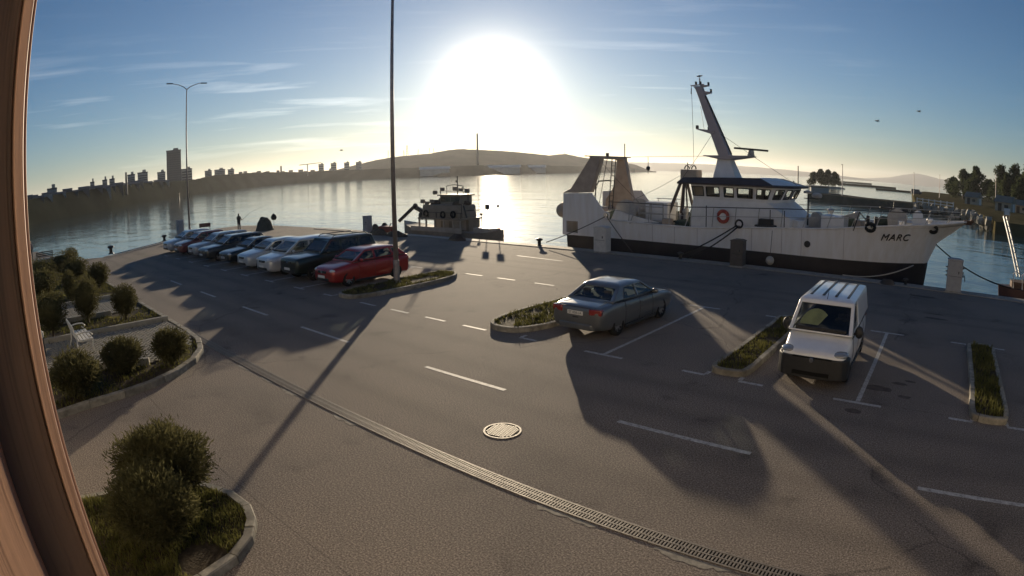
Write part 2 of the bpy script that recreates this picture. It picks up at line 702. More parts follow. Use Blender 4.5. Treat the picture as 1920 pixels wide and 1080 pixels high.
def pol(azd, d, z):
    a = R(azd)
    return (math.sin(a) * d, math.cos(a) * d, z)


def ridge(name, m, shore, sky_el, depth, az0, az1, step, rough=0.02, rows=9, seed=0.0, pw=0.8):
    """hills round the bay: from the shoreline (distance by bearing) up to a crest, then down behind"""
    mb = MB()
    n = int((az1 - az0) / step) + 1
    prof = [(i / (rows - 1)) for i in range(rows)]
    vs = []
    for i in range(n):
        a = az0 + step * i
        d0 = interp(shore, a)
        el = interp(sky_el, a)
        dep = depth if depth > 0 else -depth * d0
        dc = d0 + dep
        zc = CAM_H + dc * math.tan(R(el))
        for t in prof:
            d = d0 + dep * t
            z = WATER_Z - 0.3 + (zc - WATER_Z) * (t ** pw)
            if 0 < t:
                z += rough * zc * (noise.noise((a * 2.2 + seed, t * 4, 3.1)) * 0.6 + noise.noise((a * 9 + seed, t * 9, 1.7)) * 0.4) * min(1, t * 2)
            vs.append(pol(a, d, z))
        vs.append(pol(a, dc + dep * 0.8, WATER_Z - 1))
    k = rows + 1
    fs = [(i * k + j, i * k + j + 1, (i + 1) * k + j + 1, (i + 1) * k + j) for i in range(n - 1) for j in range(k - 1)]
    mb.add(vs, fs)
    return struct(mb.build(name, m, smooth=40))


m_shore = mat('far_shore_scrub', (0.026, 0.030, 0.024), 0.95, var=0.6, scale=0.03, bump=0.0, spec=0.0)
m_hill = mat('hill_scrub', (0.085, 0.078, 0.055), 0.95, var=0.5, scale=0.012, spec=0.0)
m_farhill = mat('far_island', (0.07, 0.075, 0.065), 0.95, var=0.3, scale=0.003, spec=0.0)
SHORE = [(-110, 190), (-95, 195), (-87.6, 212), (-83.4, 250), (-79, 297), (-75, 400), (-71, 505), (-67.5, 660), (-64.4, 790), (-60.4, 860), (-56, 820), (-51, 740), (-47, 700), (-43, 700), (-40, 760), (-35, 980), (-30, 1300)]
LOW_EL = [(-110, 0.8), (-87.4, 0.74), (-84, .86), (-81, 0.92), (-77, 0.88), (-73.7, 0.86), (-71, 0.66), (-68.5, 0.92), (-64.4, 0.88), (-60.3, 0.62), (-56.3, 0.55), (-54, 0.50), (-48, 0.42), (-44, 0.50), (-40, 0.45), (-36, 0.35), (-32, 0.22), (-29, 0.1)]
ridge('low_shore', m_shore, SHORE, LOW_EL, -0.06, -108, -29, 0.25, 0.10, seed=2.0)
HSH = [(-70, 1150), (-56, 1120), (-47, 1000), (-40, 1050), (-30, 1500)]
HILL_EL = [(-66, -0.1), (-60, 0.25), (-57, 0.55), (-55, 0.95), (-53.3, 1.28), (-51.5, 1.52), (-50.3, 1.60), (-48, 1.72), (-46.4, 1.98), (-45.3, 2.06), (-43.5, 1.95), (-40.9, 1.76), (-38.5, 1.50), (-37, 1.32), (-35.5, 1.46), (-34.3, 1.2), (-33, 1.0), (-31, 0.80), (-29, 0.5), (-27.5, -0.1)]
ridge('wooded_hill', m_hill, HSH, HILL_EL, 230, -66, -27, 0.2, 0.03, seed=5.0, pw=0.9)
FSH = [(-40, 5200), (-5, 5600)]
FEL = [(-38, 0.75), (-31, 0.74), (-29.5, 0.70), (-26, 0.68), (-23.5, 0.67), (-20, 0.64), (-17.5, 0.58), (-14.5, 0.46), (-12.4, 0.36), (-10, 0.24), (-7, 0.12), (-5.5, -0.03)]
ridge('far_ridge', m_farhill, FSH, FEL, 330, -38, -5.5, 0.25, 0.05, seed=9.0)
MEL = [(-8, -0.02), (-7.2, 0.13), (-6, 0.26), (-4.6, 0.42), (-3.4, 0.72), (-2.4, 0.92), (-1.7, 0.97), (-0.9, 0.88), (0.3, 0.68), (1.5, 0.66), (2.6, 0.70), (5, 0.72), (12, 0.6), (20, 0.5)]
ridge('far_mountain', m_farhill, [(-8, 7200), (20, 6800)], MEL, 600, -8, 20, 0.2, 0.04, seed=13.0)

# ---------------------------------------------------------------- painted markings, drain, manhole
def paint_mat():
    m = bpy.data.materials.new('road_paint')
    m.use_nodes = True
    t = m.node_tree
    b = t.nodes['Principled BSDF']
    crd = t.nodes.new('ShaderNodeTexCoord')
    n = t.nodes.new('ShaderNodeTexNoise')
    n.inputs['Scale'].default_value = 9
    n.inputs['Detail'].default_value = 8
    n.inputs['Roughness'].default_value = 0.8
    t.links.new(crd.outputs['Object'], n.inputs['Vector'])
    c = ramp(t, n.outputs[0], [(0.34, (0.14, 0.125, 0.11)), (0.50, (0.42, 0.40, 0.37)), (0.66, (0.62, 0.60, 0.56))])
    t.links.new(c, b.inputs['Base Color'])
    b.inputs['Roughness'].default_value = 0.7
    return m


m_paint = paint_mat()


def line(a, b, w=0.12):
    d = Vector((b[0] - a[0], b[1] - a[1], 0))
    n = Vector((-d.y, d.x, 0)).normalized() * w / 2
    A, B = Vector((*a, 0.004)), Vector((*b, 0.004))
    o = MB().add([A - n, B - n, B + n, A + n], [(0, 1, 2, 3)]).build('painted_line', m_paint, ground)
    return o


for x, L in ((-31.0, 1.9), (-26.2, 1.9), (-21.4, 2.2), (-16.75, 2.7), (-10.75, 2.55), (-5.38, 2.7), (0.42, 2.7), (6.1, 2.7)):
    line((x, 9.29), (x + L, 9.29))
NY, FY = 12.72, 19.40
for x in (-18.25, -16.42, -14.62, -12.88):
    line((x, NY), (x + 0.95, NY))
for x in (-19.4, -17.5, -15.45):
    line((x, FY + .06), (x + 1.0, FY + .06))
for x in (-7.89, -1.31):
    line((x, NY + .07), (x, FY - .07), 0.11)
    line((x - .57, NY), (x + .57, NY))
    line((x - .58, FY), (x + .6, FY))
for x, s in ((-5.05, -1), (-4.19, 1), (1.5, -1), (2.38, 1), (-10.64, 1), (-20.2, -1)):
    line((x, NY), (x + .6 * s, NY))
    line((x, NY + .06), (x, NY + .3), 0.11)
    line((x, FY), (x + .55 * s, FY))
for x in (5.2, 8.0):
    line((x, NY + .07), (x, FY - .07), 0.11)
    line((x - .57, NY), (x + .57, NY))
for i in range(8):
    x = -22.85 - 2.88 * i
    line((x, NY + .07), (x, FY - .07), 0.11)
    line((x - .45, NY), (x + .45, NY))
    line((x - .5, FY), (x + .5, FY))
# lines towards the water's edge
line((-21.2, 25.2), (-18.0, 25.0), 0.12)
line((-46, 21.9), (-36, 21.6), 0.10)

m_grate = mat('cast_iron', (0.21, 0.18, 0.15), 0.6, 0.35, var=0.35, scale=14, bump=0.2)
m_pit = mat('drain_void', (0.012, 0.011, 0.010), 0.9, spec=0.1)
drain = thing('drain_channel', 'long slotted iron drain channel crossing the asphalt', 'drain')
MB().add([(-30, 6.05, .003), (22, 6.05, .003), (22, 6.31, .003), (-30, 6.31, .003)], [(0, 1, 2, 3)]).build('channel_bed', m_pit, drain)
MB().box((-4, 6.052, .007), (52, .028, .014)).build('edge_rail', m_grate, drain)
MB().box((-4, 6.308, .007), (52, .028, .014)).build('edge_rail', m_grate, drain)
g = MB()
for i in range(10):
    x = -0.25 + 0.05 * (i + .5)
    g.box((x, 0, 0), (.026, .215, .008))
g.box((0, 0, 0.001), (.5, .022, .009))
gm = g.mesh('grate')
gm.materials.append(m_grate)
for i in range(104):
    piece('grate', gm, drain, (-29.75 + .5 * i, 6.18, .009))
# mortar remnants beside the drain
m_mortar = mat('mortar', (0.30, 0.27, 0.22), 0.9, var=0.5, scale=8)
for x, L in ((-14.6, .9), (-13.2, .7), (-12.1, .8), (-9.9, 1.0), (-5.0, 1.3), (-2.8, 1.1), (1.0, .8)):
    n = 14
    up = [(x + L * i / n, 6.015) for i in range(n + 1)]
    lo = [(x + L * i / n, 5.90 + random.uniform(-.05, .06) + .09 * abs(2 * i / n - 1) ** 2) for i in range(n, -1, -1)]
    MB().add([(a, b, .0035) for a, b in up + lo], [tuple(range(2 * n + 2))]).build('mortar_patch', m_mortar, drain)

mh = thing('manhole_cover', 'round cast iron manhole cover with a raised grid in the asphalt', 'manhole', (-6.84, 7.65, 0), R(12))
MB().lathe([(.35, .001), (.35, .012), (.315, .012), (.315, .001)], n=40, cap=False).build('rim', m_grate, mh, smooth=30)
MB().lathe([(.31, .002), (.31, .006)], n=40).build('cover', m_pit, mh)
p = MB()
for i in range(-6, 7):
    for j in range(-6, 7):
        if math.hypot(i * .048, j * .048) < .285:
            p.box((i * .048, j * .048, .009), (.036, .020, .008), rz=R(45 if (i + j) % 2 else -45) * 0)
p.build('raised_pattern', mat('worn_iron', (0.25, 0.225, 0.19), .5, .3, var=.2, scale=20), mh)


# oil drips and old repairs: thin irregular films on the asphalt
m_oil = mat('oil_stain', (0.14, 0.118, 0.10), 0.95, var=0.4, scale=6, spec=0.05)
for i, (x, y, rx, ry) in enumerate(((-.95, 13.9, .42, .20), (-.45, 14.5, .22, .10), (-.2, 14.8, .16, .08), (-.25, 13.6, .18, .10), (-1.3, 12.2, .22, .12), (.35, 22.6, .5, .16), (.3, 23.4, .45, .10), (-.3, 26.8, .7, .22))):
    n = 22
    MB().add([(x + rx * math.cos(a) * (1 + .35 * noise.noise((math.cos(a) * 1.6 + i, math.sin(a) * 1.6, i))), y + ry * math.sin(a) * (1 + .35 * noise.noise((math.cos(a) * 1.6 + i, math.sin(a) * 1.6, i + 9.))), .0016) for a in [2 * math.pi * k / n for k in range(n)]], [tuple(range(n))]).build('oil_stain', m_oil, ground)

# ---------------------------------------------------------------- kerbs, beds, grass
def smooth_closed(pts, n=6):
    out = []
    k = len(pts)
    for i in range(k):
        p0, p1, p2, p3 = [Vector((*pts[(i + j - 1) % k], 0)) for j in range(4)]
        for s in range(n):
            t = s / n
            out.append(0.5 * ((2 * p1) + (p2 - p0) * t + (2 * p0 - 5 * p1 + 4 * p2 - p3) * t * t + (3 * p1 - p0 - 3 * p2 + p3) * t ** 3))
    return [(p.x, p.y) for p in out]


def offset(pts, w, closed=True):
    out = []
    k = len(pts)
    for i in range(k):
        a = pts[i - 1] if (closed or i > 0) else pts[i]
        b = pts[(i + 1) % k] if (closed or i < k - 1) else pts[i]
        d = Vector((b[0] - a[0], b[1] - a[1])).normalized()
        out.append((pts[i][0] - d.y * w, pts[i][1] + d.x * w))
    return out


def kerb_run(parent, pts, w, h, closed, m, stone=0.9, z0=0.0):
    """kerb stones laid along a path; w>0 puts the thickness on the left of the path"""
    P = list(pts) + ([pts[0]] if closed else [])
    Q = offset(pts, w, closed)
    Q = list(Q) + ([Q[0]] if closed else [])
    acc, start, k = 0.0, 0, len(P)
    for i in range(1, k):
        acc += math.dist(P[i], P[i - 1])
        if acc >= stone or i == k - 1:
            o, q2 = P[start:i + 1], Q[start:i + 1]
            # leave a narrow joint between two stones
            def trim(l):
                l = [Vector(p) for p in l]
                l[0] = l[0] + (l[1] - l[0]).normalized() * .010
                l[-1] = l[-1] + (l[-2] - l[-1]).normalized() * .010
                return [(p.x, p.y) for p in l]
            o, q2 = trim(o), trim(q2)
            hh = h + random.uniform(-.006, .006)
            e = 0.018 if w > 0 else -0.018
            top_o = offset(o, e, False)
            n = len(o)
            mb = MB()
            vs = [(x, y, z0 - .02) for x, y in o] + [(x, y, z0 + hh - .018) for x, y in o] + [(x, y, z0 + hh) for x, y in top_o] + [(x, y, z0 + hh) for x, y in q2] + [(x, y, z0 - .02) for x, y in q2]
            fs = []
            for r in range(4):
                for j in range(n - 1):
                    fs.append((r * n + j, r * n + j + 1, (r + 1) * n + j + 1, (r + 1) * n + j))
            fs.append(tuple(r * n for r in range(5)))
            fs.append(tuple(r * n + n - 1 for r in range(4, -1, -1)))
            mb.add(vs, fs).build('kerb_stone', m if random.random() < .62 else m_kerb_dirty, parent)
            start, acc = i, 0.0


def inside(p, poly):
    x, y = p
    c = False
    j = len(poly) - 1
    for i in range(len(poly)):
        xi, yi = poly[i]
        xj, yj = poly[j]
        if (yi > y) != (yj > y) and x < (xj - xi) * (y - yi) / (yj - yi) + xi:
            c = not c
        j = i
    return c


def blades(parent, poly, dens, h, z, name='grass', m=None, holes=(), spread=0.5, wid=0.008, limit=40000):
    xs = [p[0] for p in poly]
    ys = [p[1] for p in poly]
    x0, x1, y0, y1 = min(xs), max(xs), min(ys), max(ys)
    N = int((x1 - x0) * (y1 - y0) * dens)
    vs, fs = [], []
    for _ in range(min(N, limit)):
        p = (random.uniform(x0, x1), random.uniform(y0, y1))
        if not inside(p, poly):
            continue
        if noise.noise((p[0] * .9, p[1] * .9, 4.0)) < -0.28:
            continue
        if any(inside(p, hh) for hh in holes):
            continue
        cl = 0.55 + 0.9 * max(0, noise.noise((p[0] * 2.6, p[1] * 2.6, 9.0)) + .3)
        hh = h * random.uniform(.5, 1.2) * cl
        a = random.uniform(0, 6.283)
        lean = random.uniform(.1, spread) * hh * 1.6
        wx, wy = math.cos(a) * wid, math.sin(a) * wid
        lx, ly = -math.sin(a) * lean, math.cos(a) * lean
        o = len(vs)
        vs += [(p[0] - wx, p[1] - wy, z), (p[0] + wx, p[1] + wy, z), (p[0] + lx * .45 + wx * .8, p[1] + ly * .45 + wy * .8, z + hh * .62),
               (p[0] + lx * .45 - wx * .8, p[1] + ly * .45 - wy * .8, z + hh * .62), (p[0] + lx, p[1] + ly, z + hh)]
        fs += [(o, o + 1, o + 2, o + 3), (o + 3, o + 2, o + 4)]
    ob = MB()
    ob.v, ob.f = vs, fs
    o = ob.build(name, m or m_grass, parent, recalc=False)
    o['kind'] = 'stuff'
    return o


def bed_fill(parent, poly, z, m=m_soil, name='soil'):
    MB().add([(x, y, z) for x, y in poly], [tuple(range(len(poly)))]).build(name, m, parent)


def island(label, outline, h=0.15, dens=420, gh=0.11):
    t = thing('kerbed_island', label, 'planting island', group='planted islands between the parking bays')
    pts = smooth_closed(outline, 5)
    kerb_run(t, pts, 0.13, h, True, m_kerb, 0.85)
    inn = offset(pts, 0.125)
    bed_fill(t, inn, h - 0.035)
    blades(t, inn, dens, gh, h - .035, wid=.011)
    return t


island('teardrop grass island holding the tall lamp pole beside the red hatchback',
       [(-19.9, 12.85), (-19.1, 12.8), (-18.75, 13.6), (-18.6, 15.3), (-18.75, 17.6), (-19.2, 18.7), (-20.0, 19.1), (-20.45, 18.7), (-20.5, 17.5), (-20.4, 15.5), (-20.25, 13.6)][::1])
island('rounded grass island just left of the grey saloon car',
       [(-11.9, 12.95), (-11.2, 12.95), (-10.75, 13.5), (-10.55, 14.6), (-10.55, 18), (-10.9, 19.1), (-11.9, 19.2), (-12.4, 18.3), (-12.55, 16), (-12.55, 14.6), (-12.35, 13.5)])
island('narrow grass island between the grey saloon and the white van',
       [(-4.95, 12.98), (-4.35, 12.98), (-4.12, 13.35), (-4.10, 15), (-4.10, 18), (-4.15, 19.15), (-5.0, 19.15), (-5.06, 18), (-5.06, 15), (-5.08, 13.5)])
island('shaded narrow grass island at the right, beyond the empty bay',
       [(1.62, 12.78), (2.2, 12.78), (2.42, 13.1), (2.44, 15), (2.46, 18), (2.42, 19.1), (1.6, 19.1), (1.5, 18), (1.46, 15), (1.42, 13.1)], gh=0.16)

# garden bed on the left
garden = thing('garden_bed', 'kerbed garden with clipped shrubs, grass and a paved sitting area at left', 'garden')
GK = [(-50.5, 6.35), (-46, 6.25), (-40, 6.2), (-33, 6.2), (-27, 6.18), (-22, 6.17), (-19.0, 6.14), (-17.5, 6.02), (-16.4, 5.68), (-15.5, 5.1), (-14.8, 4.3), (-14.35, 3.4), (-14.15, 2.6), (-14.02, 1.6), (-13.75, .4), (-13.4, -1.2), (-13.1, -3.0)]
gk = []
for a, b in zip(GK, GK[1:]):
    n = max(1, int(math.dist(a, b) / 0.45))
    gk += [(a[0] + (b[0] - a[0]) * i / n, a[1] + (b[1] - a[1]) * i / n) for i in range(n)]
gk.append(GK[-1])
kerb_run(garden, gk, -0.17, 0.17, False, m_kerb, 0.9)
gin = offset(gk, -0.165, False)
gpoly = gin + [(-50.5, -3.0)]
bed_fill(garden, gpoly, 0.12)
# low cross walls and paved area
m_wall = mat('low_wall_render', (0.34, 0.32, 0.27), 0.85, var=0.3, scale=3, bump=0.2)
for (a, b) in (((-20.95, 6.0), (-21.6, -2.5)), ((-24.1, 4.4), (-24.9, -2.5)), ((-27.9, 6.0), (-28.6, -2.0)), ((-16.05, 3.85), (-17.3, 1.2))):
    MB().bar((*a, .21), (*b, .21), .16, .20).build('low_wall', m_wall, garden, bevel=.015)
m_paver = mat('grey_paver', (0.36, 0.335, 0.28), 0.85, var=0.35, scale=12, bump=0.2)
m_joint = mat('paver_joint', (0.05, 0.042, 0.030), 0.95, var=0.4, scale=10)
for poly, nm in (([(-20.8, 5.95), (-18.2, 5.9), (-17.0, 5.55), (-16.1, 4.0), (-17.4, 1.2), (-18.4, -2.4), (-21.4, -2.4)], 1), ([(-27.7, 5.7), (-24.2, 5.7), (-24.9, -2.0), (-28.2, -2.0)], 2)):
    bed_fill(garden, poly, 0.135, m_joint, 'paver_bed')
    pv = MB()
    ang = R(45)
    ca, sa = math.cos(ang), math.sin(ang)
    stp = .17
    for i in range(-60, 60):
        for j in range(-60, 60):
            # basket-weave blocks with open joints
            lx, ly = i * stp, j * stp
            cx = (poly[0][0] + poly[-1][0]) / 2 + 2 + lx * ca - ly * sa
            cy = 2 + lx * sa + ly * ca
            if inside((cx, cy), poly):
                pv.box((cx, cy, .150 + random.uniform(-.003, .003)), (.145, .085, .03), rz=ang + (math.pi / 2 if (i + j) % 2 else 0))
    o = pv.build('paving_blocks', m_paver, garden, recalc=False)
    o['kind'] = 'stuff'
PAV = [[(-20.8, 6.1), (-17.8, 6.0), (-15.9, 4.0), (-17.2, 1.0), (-18.2, -2.6), (-21.5, -2.6)], [(-27.9, 5.9), (-24.1, 5.9), (-24.8, -2.2), (-28.5, -2.2)]]
blades(garden, [p for p in gpoly if p[0] > -34] + [(-34, -3), ], 190, 0.10, .12, holes=PAV, wid=.012)
blades(garden, [(-50, 6.1), (-34, 6.0), (-34, -1), (-50, -1)], 60, 0.16, .12, wid=.02)

# front bed with bush, at the foot of the building
fb = thing('corner_bed', 'rounded kerb bed with dry grass in the bottom left corner', 'garden')
FB = [(-9.75, -1.5), (-9.55, .2), (-9.35, 1.25), (-9.1, 2.0), (-8.65, 2.62), (-8.1, 2.86), (-7.55, 2.90), (-7.15, 2.78), (-6.75, 2.5), (-6.45, 2.1), (-6.25, 1.5), (-6.15, .6), (-6.1, -1.5)]
fpts = []
for a, b in zip(FB, FB[1:]):
    n = max(1, int(math.dist(a, b) / 0.2))
    fpts += [(a[0] + (b[0] - a[0]) * i / n, a[1] + (b[1] - a[1]) * i / n) for i in range(n)]
fpts.append(FB[-1])
kerb_run(fb, fpts, -0.14, 0.13, False, m_kerb, 0.6)
fin = offset(fpts, -.135, False)
bed_fill(fb, fin, .09)
blades(fb, fin, 1500, 0.10, .09, wid=.007)


# ---------------------------------------------------------------- shrubs
def leaf_cloud(c, r, n, size, sq=0.5, seed=0, shell=0.75, squash=1.0, long=1.6, rag=1.0):
    """many leaf-sized faces spread through an uneven rounded crown"""
    rnd = random.Random(seed)
    vs, fs = [], []
    for _ in range(n):
        while True:
            d = Vector((rnd.gauss(0, 1), rnd.gauss(0, 1), rnd.gauss(0, 1)))
            if d.length > 1e-3:
                break
        d.normalize()
        lump = 1 + rag * (0.30 * noise.noise(d * 1.9 + Vector((seed, 0, 0))) + 0.22 * noise.noise(d * 5 + Vector((0, seed, 0)))) + rag * .35 * rnd.random() ** 9
        rad = (shell + (1 - shell) * rnd.random() ** .6) * lump
        if d.z < -.2:
            rad *= 0.9
        p = Vector((c[0] + d.x * rad * r[0], c[1] + d.y * rad * r[1], c[2] + d.z * rad * r[2]))
        t = (d * .8 + Vector((rnd.gauss(0, .6), rnd.gauss(0, .6), rnd.gauss(.35, .6)))).normalized()
        s = t.cross(Vector((rnd.gauss(0, 1), rnd.gauss(0, 1), rnd.gauss(0, 1)))).normalized()
        l = size * rnd.uniform(.6, 1.3)
        wdt = l * sq * .5
        o = len(vs)
        vs += [p, p + t * l * long * .5 + s * wdt, p + t * l * long, p + t * l * long * .5 - s * wdt]
        fs.append((o, o + 1, o + 2, o + 3))
    mb = MB()
    mb.v, mb.f = [tuple(v) for v in vs], fs
    return mb


def core_ball(c, r, seed=0, k=0.8):
    mb = MB()
    n, m = 16, 10
    vs, fs = [], []
    for i in range(m + 1):
        th = math.pi * i / m
        for j in range(n):
            ph = 2 * math.pi * j / n
            d = Vector((math.sin(th) * math.cos(ph), math.sin(th) * math.sin(ph), math.cos(th)))
            q = k * (1 + .30 * noise.noise(d * 1.9 + Vector((seed, 0, 0))))
            vs.append((c[0] + d.x * r[0] * q, c[1] + d.y * r[1] * q, c[2] + d.z * r[2] * q))
    for i in range(m):
        for j in range(n):
            fs.append((i * n + j, i * n + (j + 1) % n, (i + 1) * n + (j + 1) % n, (i + 1) * n + j))
    return mb.add(vs, fs)


def shrub(label, x, y, w, h, n, size=.07, seed=1, z=.12, group='clipped shrubs in the garden', long=1.6, rag=.8):
    t = thing('shrub', label, 'shrub', (x, y, z), 0, group)
    c, r = (0, 0, h * .54), (w / 2, w / 2, h * .47)
    leaf_cloud(c, r, n, size, seed=seed, long=long, rag=rag, shell=.6).build('foliage', m_leaf, t, recalc=False)
    core_ball(c, r, seed, .70).build('inner_twigs', m_bark if False else m_leaf, t, smooth=True)
    MB().cyl((0, 0, -.05), (0, 0, h * .4), .05, .035, 8).build('stem', m_bark, t)
    return t


SHR = [('round clipped shrub beside the kerb behind the paved area', -22.7, 4.75, 1.08, 1.28, 4200),
       ('tall egg-shaped clipped shrub behind the white bench', -23.2, 3.25, 1.2, 1.75, 4200),
       ('round shrub farther back, closest to the parking lane', -31.8, 5.35, 1.25, 1.3, 2600),
       ('broad shrub near the wooden frame, left of the tall egg-shaped one', -22.2, 1.6, 1.5, 1.6, 4200),
       ('low round shrub on the rounded tip of the garden kerb', -15.75, 4.45, .95, .85, 4200),
       ('low spreading shrub in front of the paved area, middle of three', -15.85, 3.0, 1.15, .85, 4600),
       ('wide low shrub nearest the building side of the garden kerb', -14.75, 1.45, 1.35, 1.05, 5200),
       ('slim upright shrub behind the egg-shaped one', -29.4, 3.35, .7, 1.4, 1600),
       ('small clipped ball against the water by the white edging', -47.6, 5.85, 1.15, 1.15, 1500),
       ('dark broad shrub at the back of the garden near the far bench', -40.5, 4.4, 2.4, 1.5, 2600),
       ('dark rounded shrub in the middle distance of the garden', -36.2, 4.6, 1.9, 1.35, 2600),
       ('dark low shrub by the frame at the back of the garden', -38.5, 2.4, 2.6, 1.4, 2600),
       ('loose shrub between the frame and the slim upright shrub', -31.5, 2.0, 2.0, 1.5, 2600)]
for i, (l, x, y, w_, h_, n_) in enumerate(SHR):
    shrub(l, x, y, w_, h_, n_, size=.055 if x > -24 else .075, seed=i * 3 + 1, long=2.2 if x > -17 else 1.5, rag=.85 if x > -17 else .4)
shrub('big rounded bush with sunlit top at the back of the corner bed', -8.45, 1.88, 1.5, 1.22, 15000, .045, 71, .09, group='bushes in the corner bed', long=2.0, rag=.75)
shrub('big dark bush in front, nearest the camera in the corner bed', -7.4, 1.32, 1.25, 1.10, 15000, .036, 83, .09, group='bushes in the corner bed', long=2.0, rag=.75)

# ---------------------------------------------------------------- cars
m_tyre = mat('tyre_rubber', (0.020, 0.020, 0.021), 0.85, var=0.3, scale=20, spec=0.25)
m_rim = mat('alloy_rim', (0.45, 0.45, 0.46), 0.35, 0.85, var=0.15, scale=15)
m_well = mat('wheel_well', (0.012, 0.012, 0.012), 0.95, spec=0.1)
m_inter = mat('car_interior', (0.035, 0.034, 0.035), 0.8, var=0.3, scale=8)
m_seat = mat('seat_fabric', (0.055, 0.053, 0.055), 0.9, var=0.3, scale=14)
m_trim = mat('black_trim', (0.022, 0.022, 0.024), 0.55, var=0.2, scale=10)
m_lamp = mat('headlamp_lens', (0.78, 0.78, 0.76), 0.08, 0.15, var=0.25, scale=16, coat=1.0)
m_tail = mat('tail_lamp', (0.28, 0.018, 0.014), 0.15, var=0.3, scale=20, coat=1.0)
m_plate = mat('number_plate', (0.70, 0.69, 0.66), 0.4, var=0.05)
m_ink = mat('plate_ink', (0.03, 0.03, 0.035), 0.6)
m_chrome = mat('chrome', (0.6, 0.6, 0.6), 0.15, 1.0)
g_car = glass('car_glass', (0.40, 0.44, 0.43), 0.9)
g_dark = glass('car_glass_dark', (0.10, 0.11, 0.11), 0.9)


def paint(name, col, metal=0.35, rough=0.34):
    return mat(name, col, rough, metal, var=0.10, scale=2.5, coat=0.8, bump=0.0)


def wheel_proto(r, w, spokes, name):
    t = MB()
    t.lathe([(r * .64, -w * .48), (r * .90, -w * .5), (r * .985, -w * .34), (r, -w * .1), (r, w * .1), (r * .985, w * .34), (r * .90, w * .5), (r * .64, w * .48)], n=28, axis='Y', cap=False)
    rm = MB()
    rm.lathe([(r * .66, -w * .46), (r * .66, w * .46), (r * .60, w * .44), (r * .58, -w * .1), (.02, -w * .1)], n=24, axis='Y', cap=False)
    rm2 = MB()
    rm2.lathe([(r * .13, w * .2), (r * .13, w * .38), (.004, w * .40)], n=14, axis='Y', cap=False)
    for i in range(spokes):
        a = 2 * math.pi * i / spokes
        c, s = math.cos(a), math.sin(a)
        rm2.bar((c * r * .08, w * .30, s * r * .08), (c * r * .62, w * .36, s * r * .62), r * .13, .02, up=(0, 1, 0))
    mt, m1, m2 = t.mesh('tyre'), rm.mesh('rim'), rm2.mesh('spokes')
    mt.shade_smooth()
    mt.materials.append(m_tyre)
    m1.materials.append(m_dark)
    m2.materials.append(m_rim)
    return mt, m1, m2


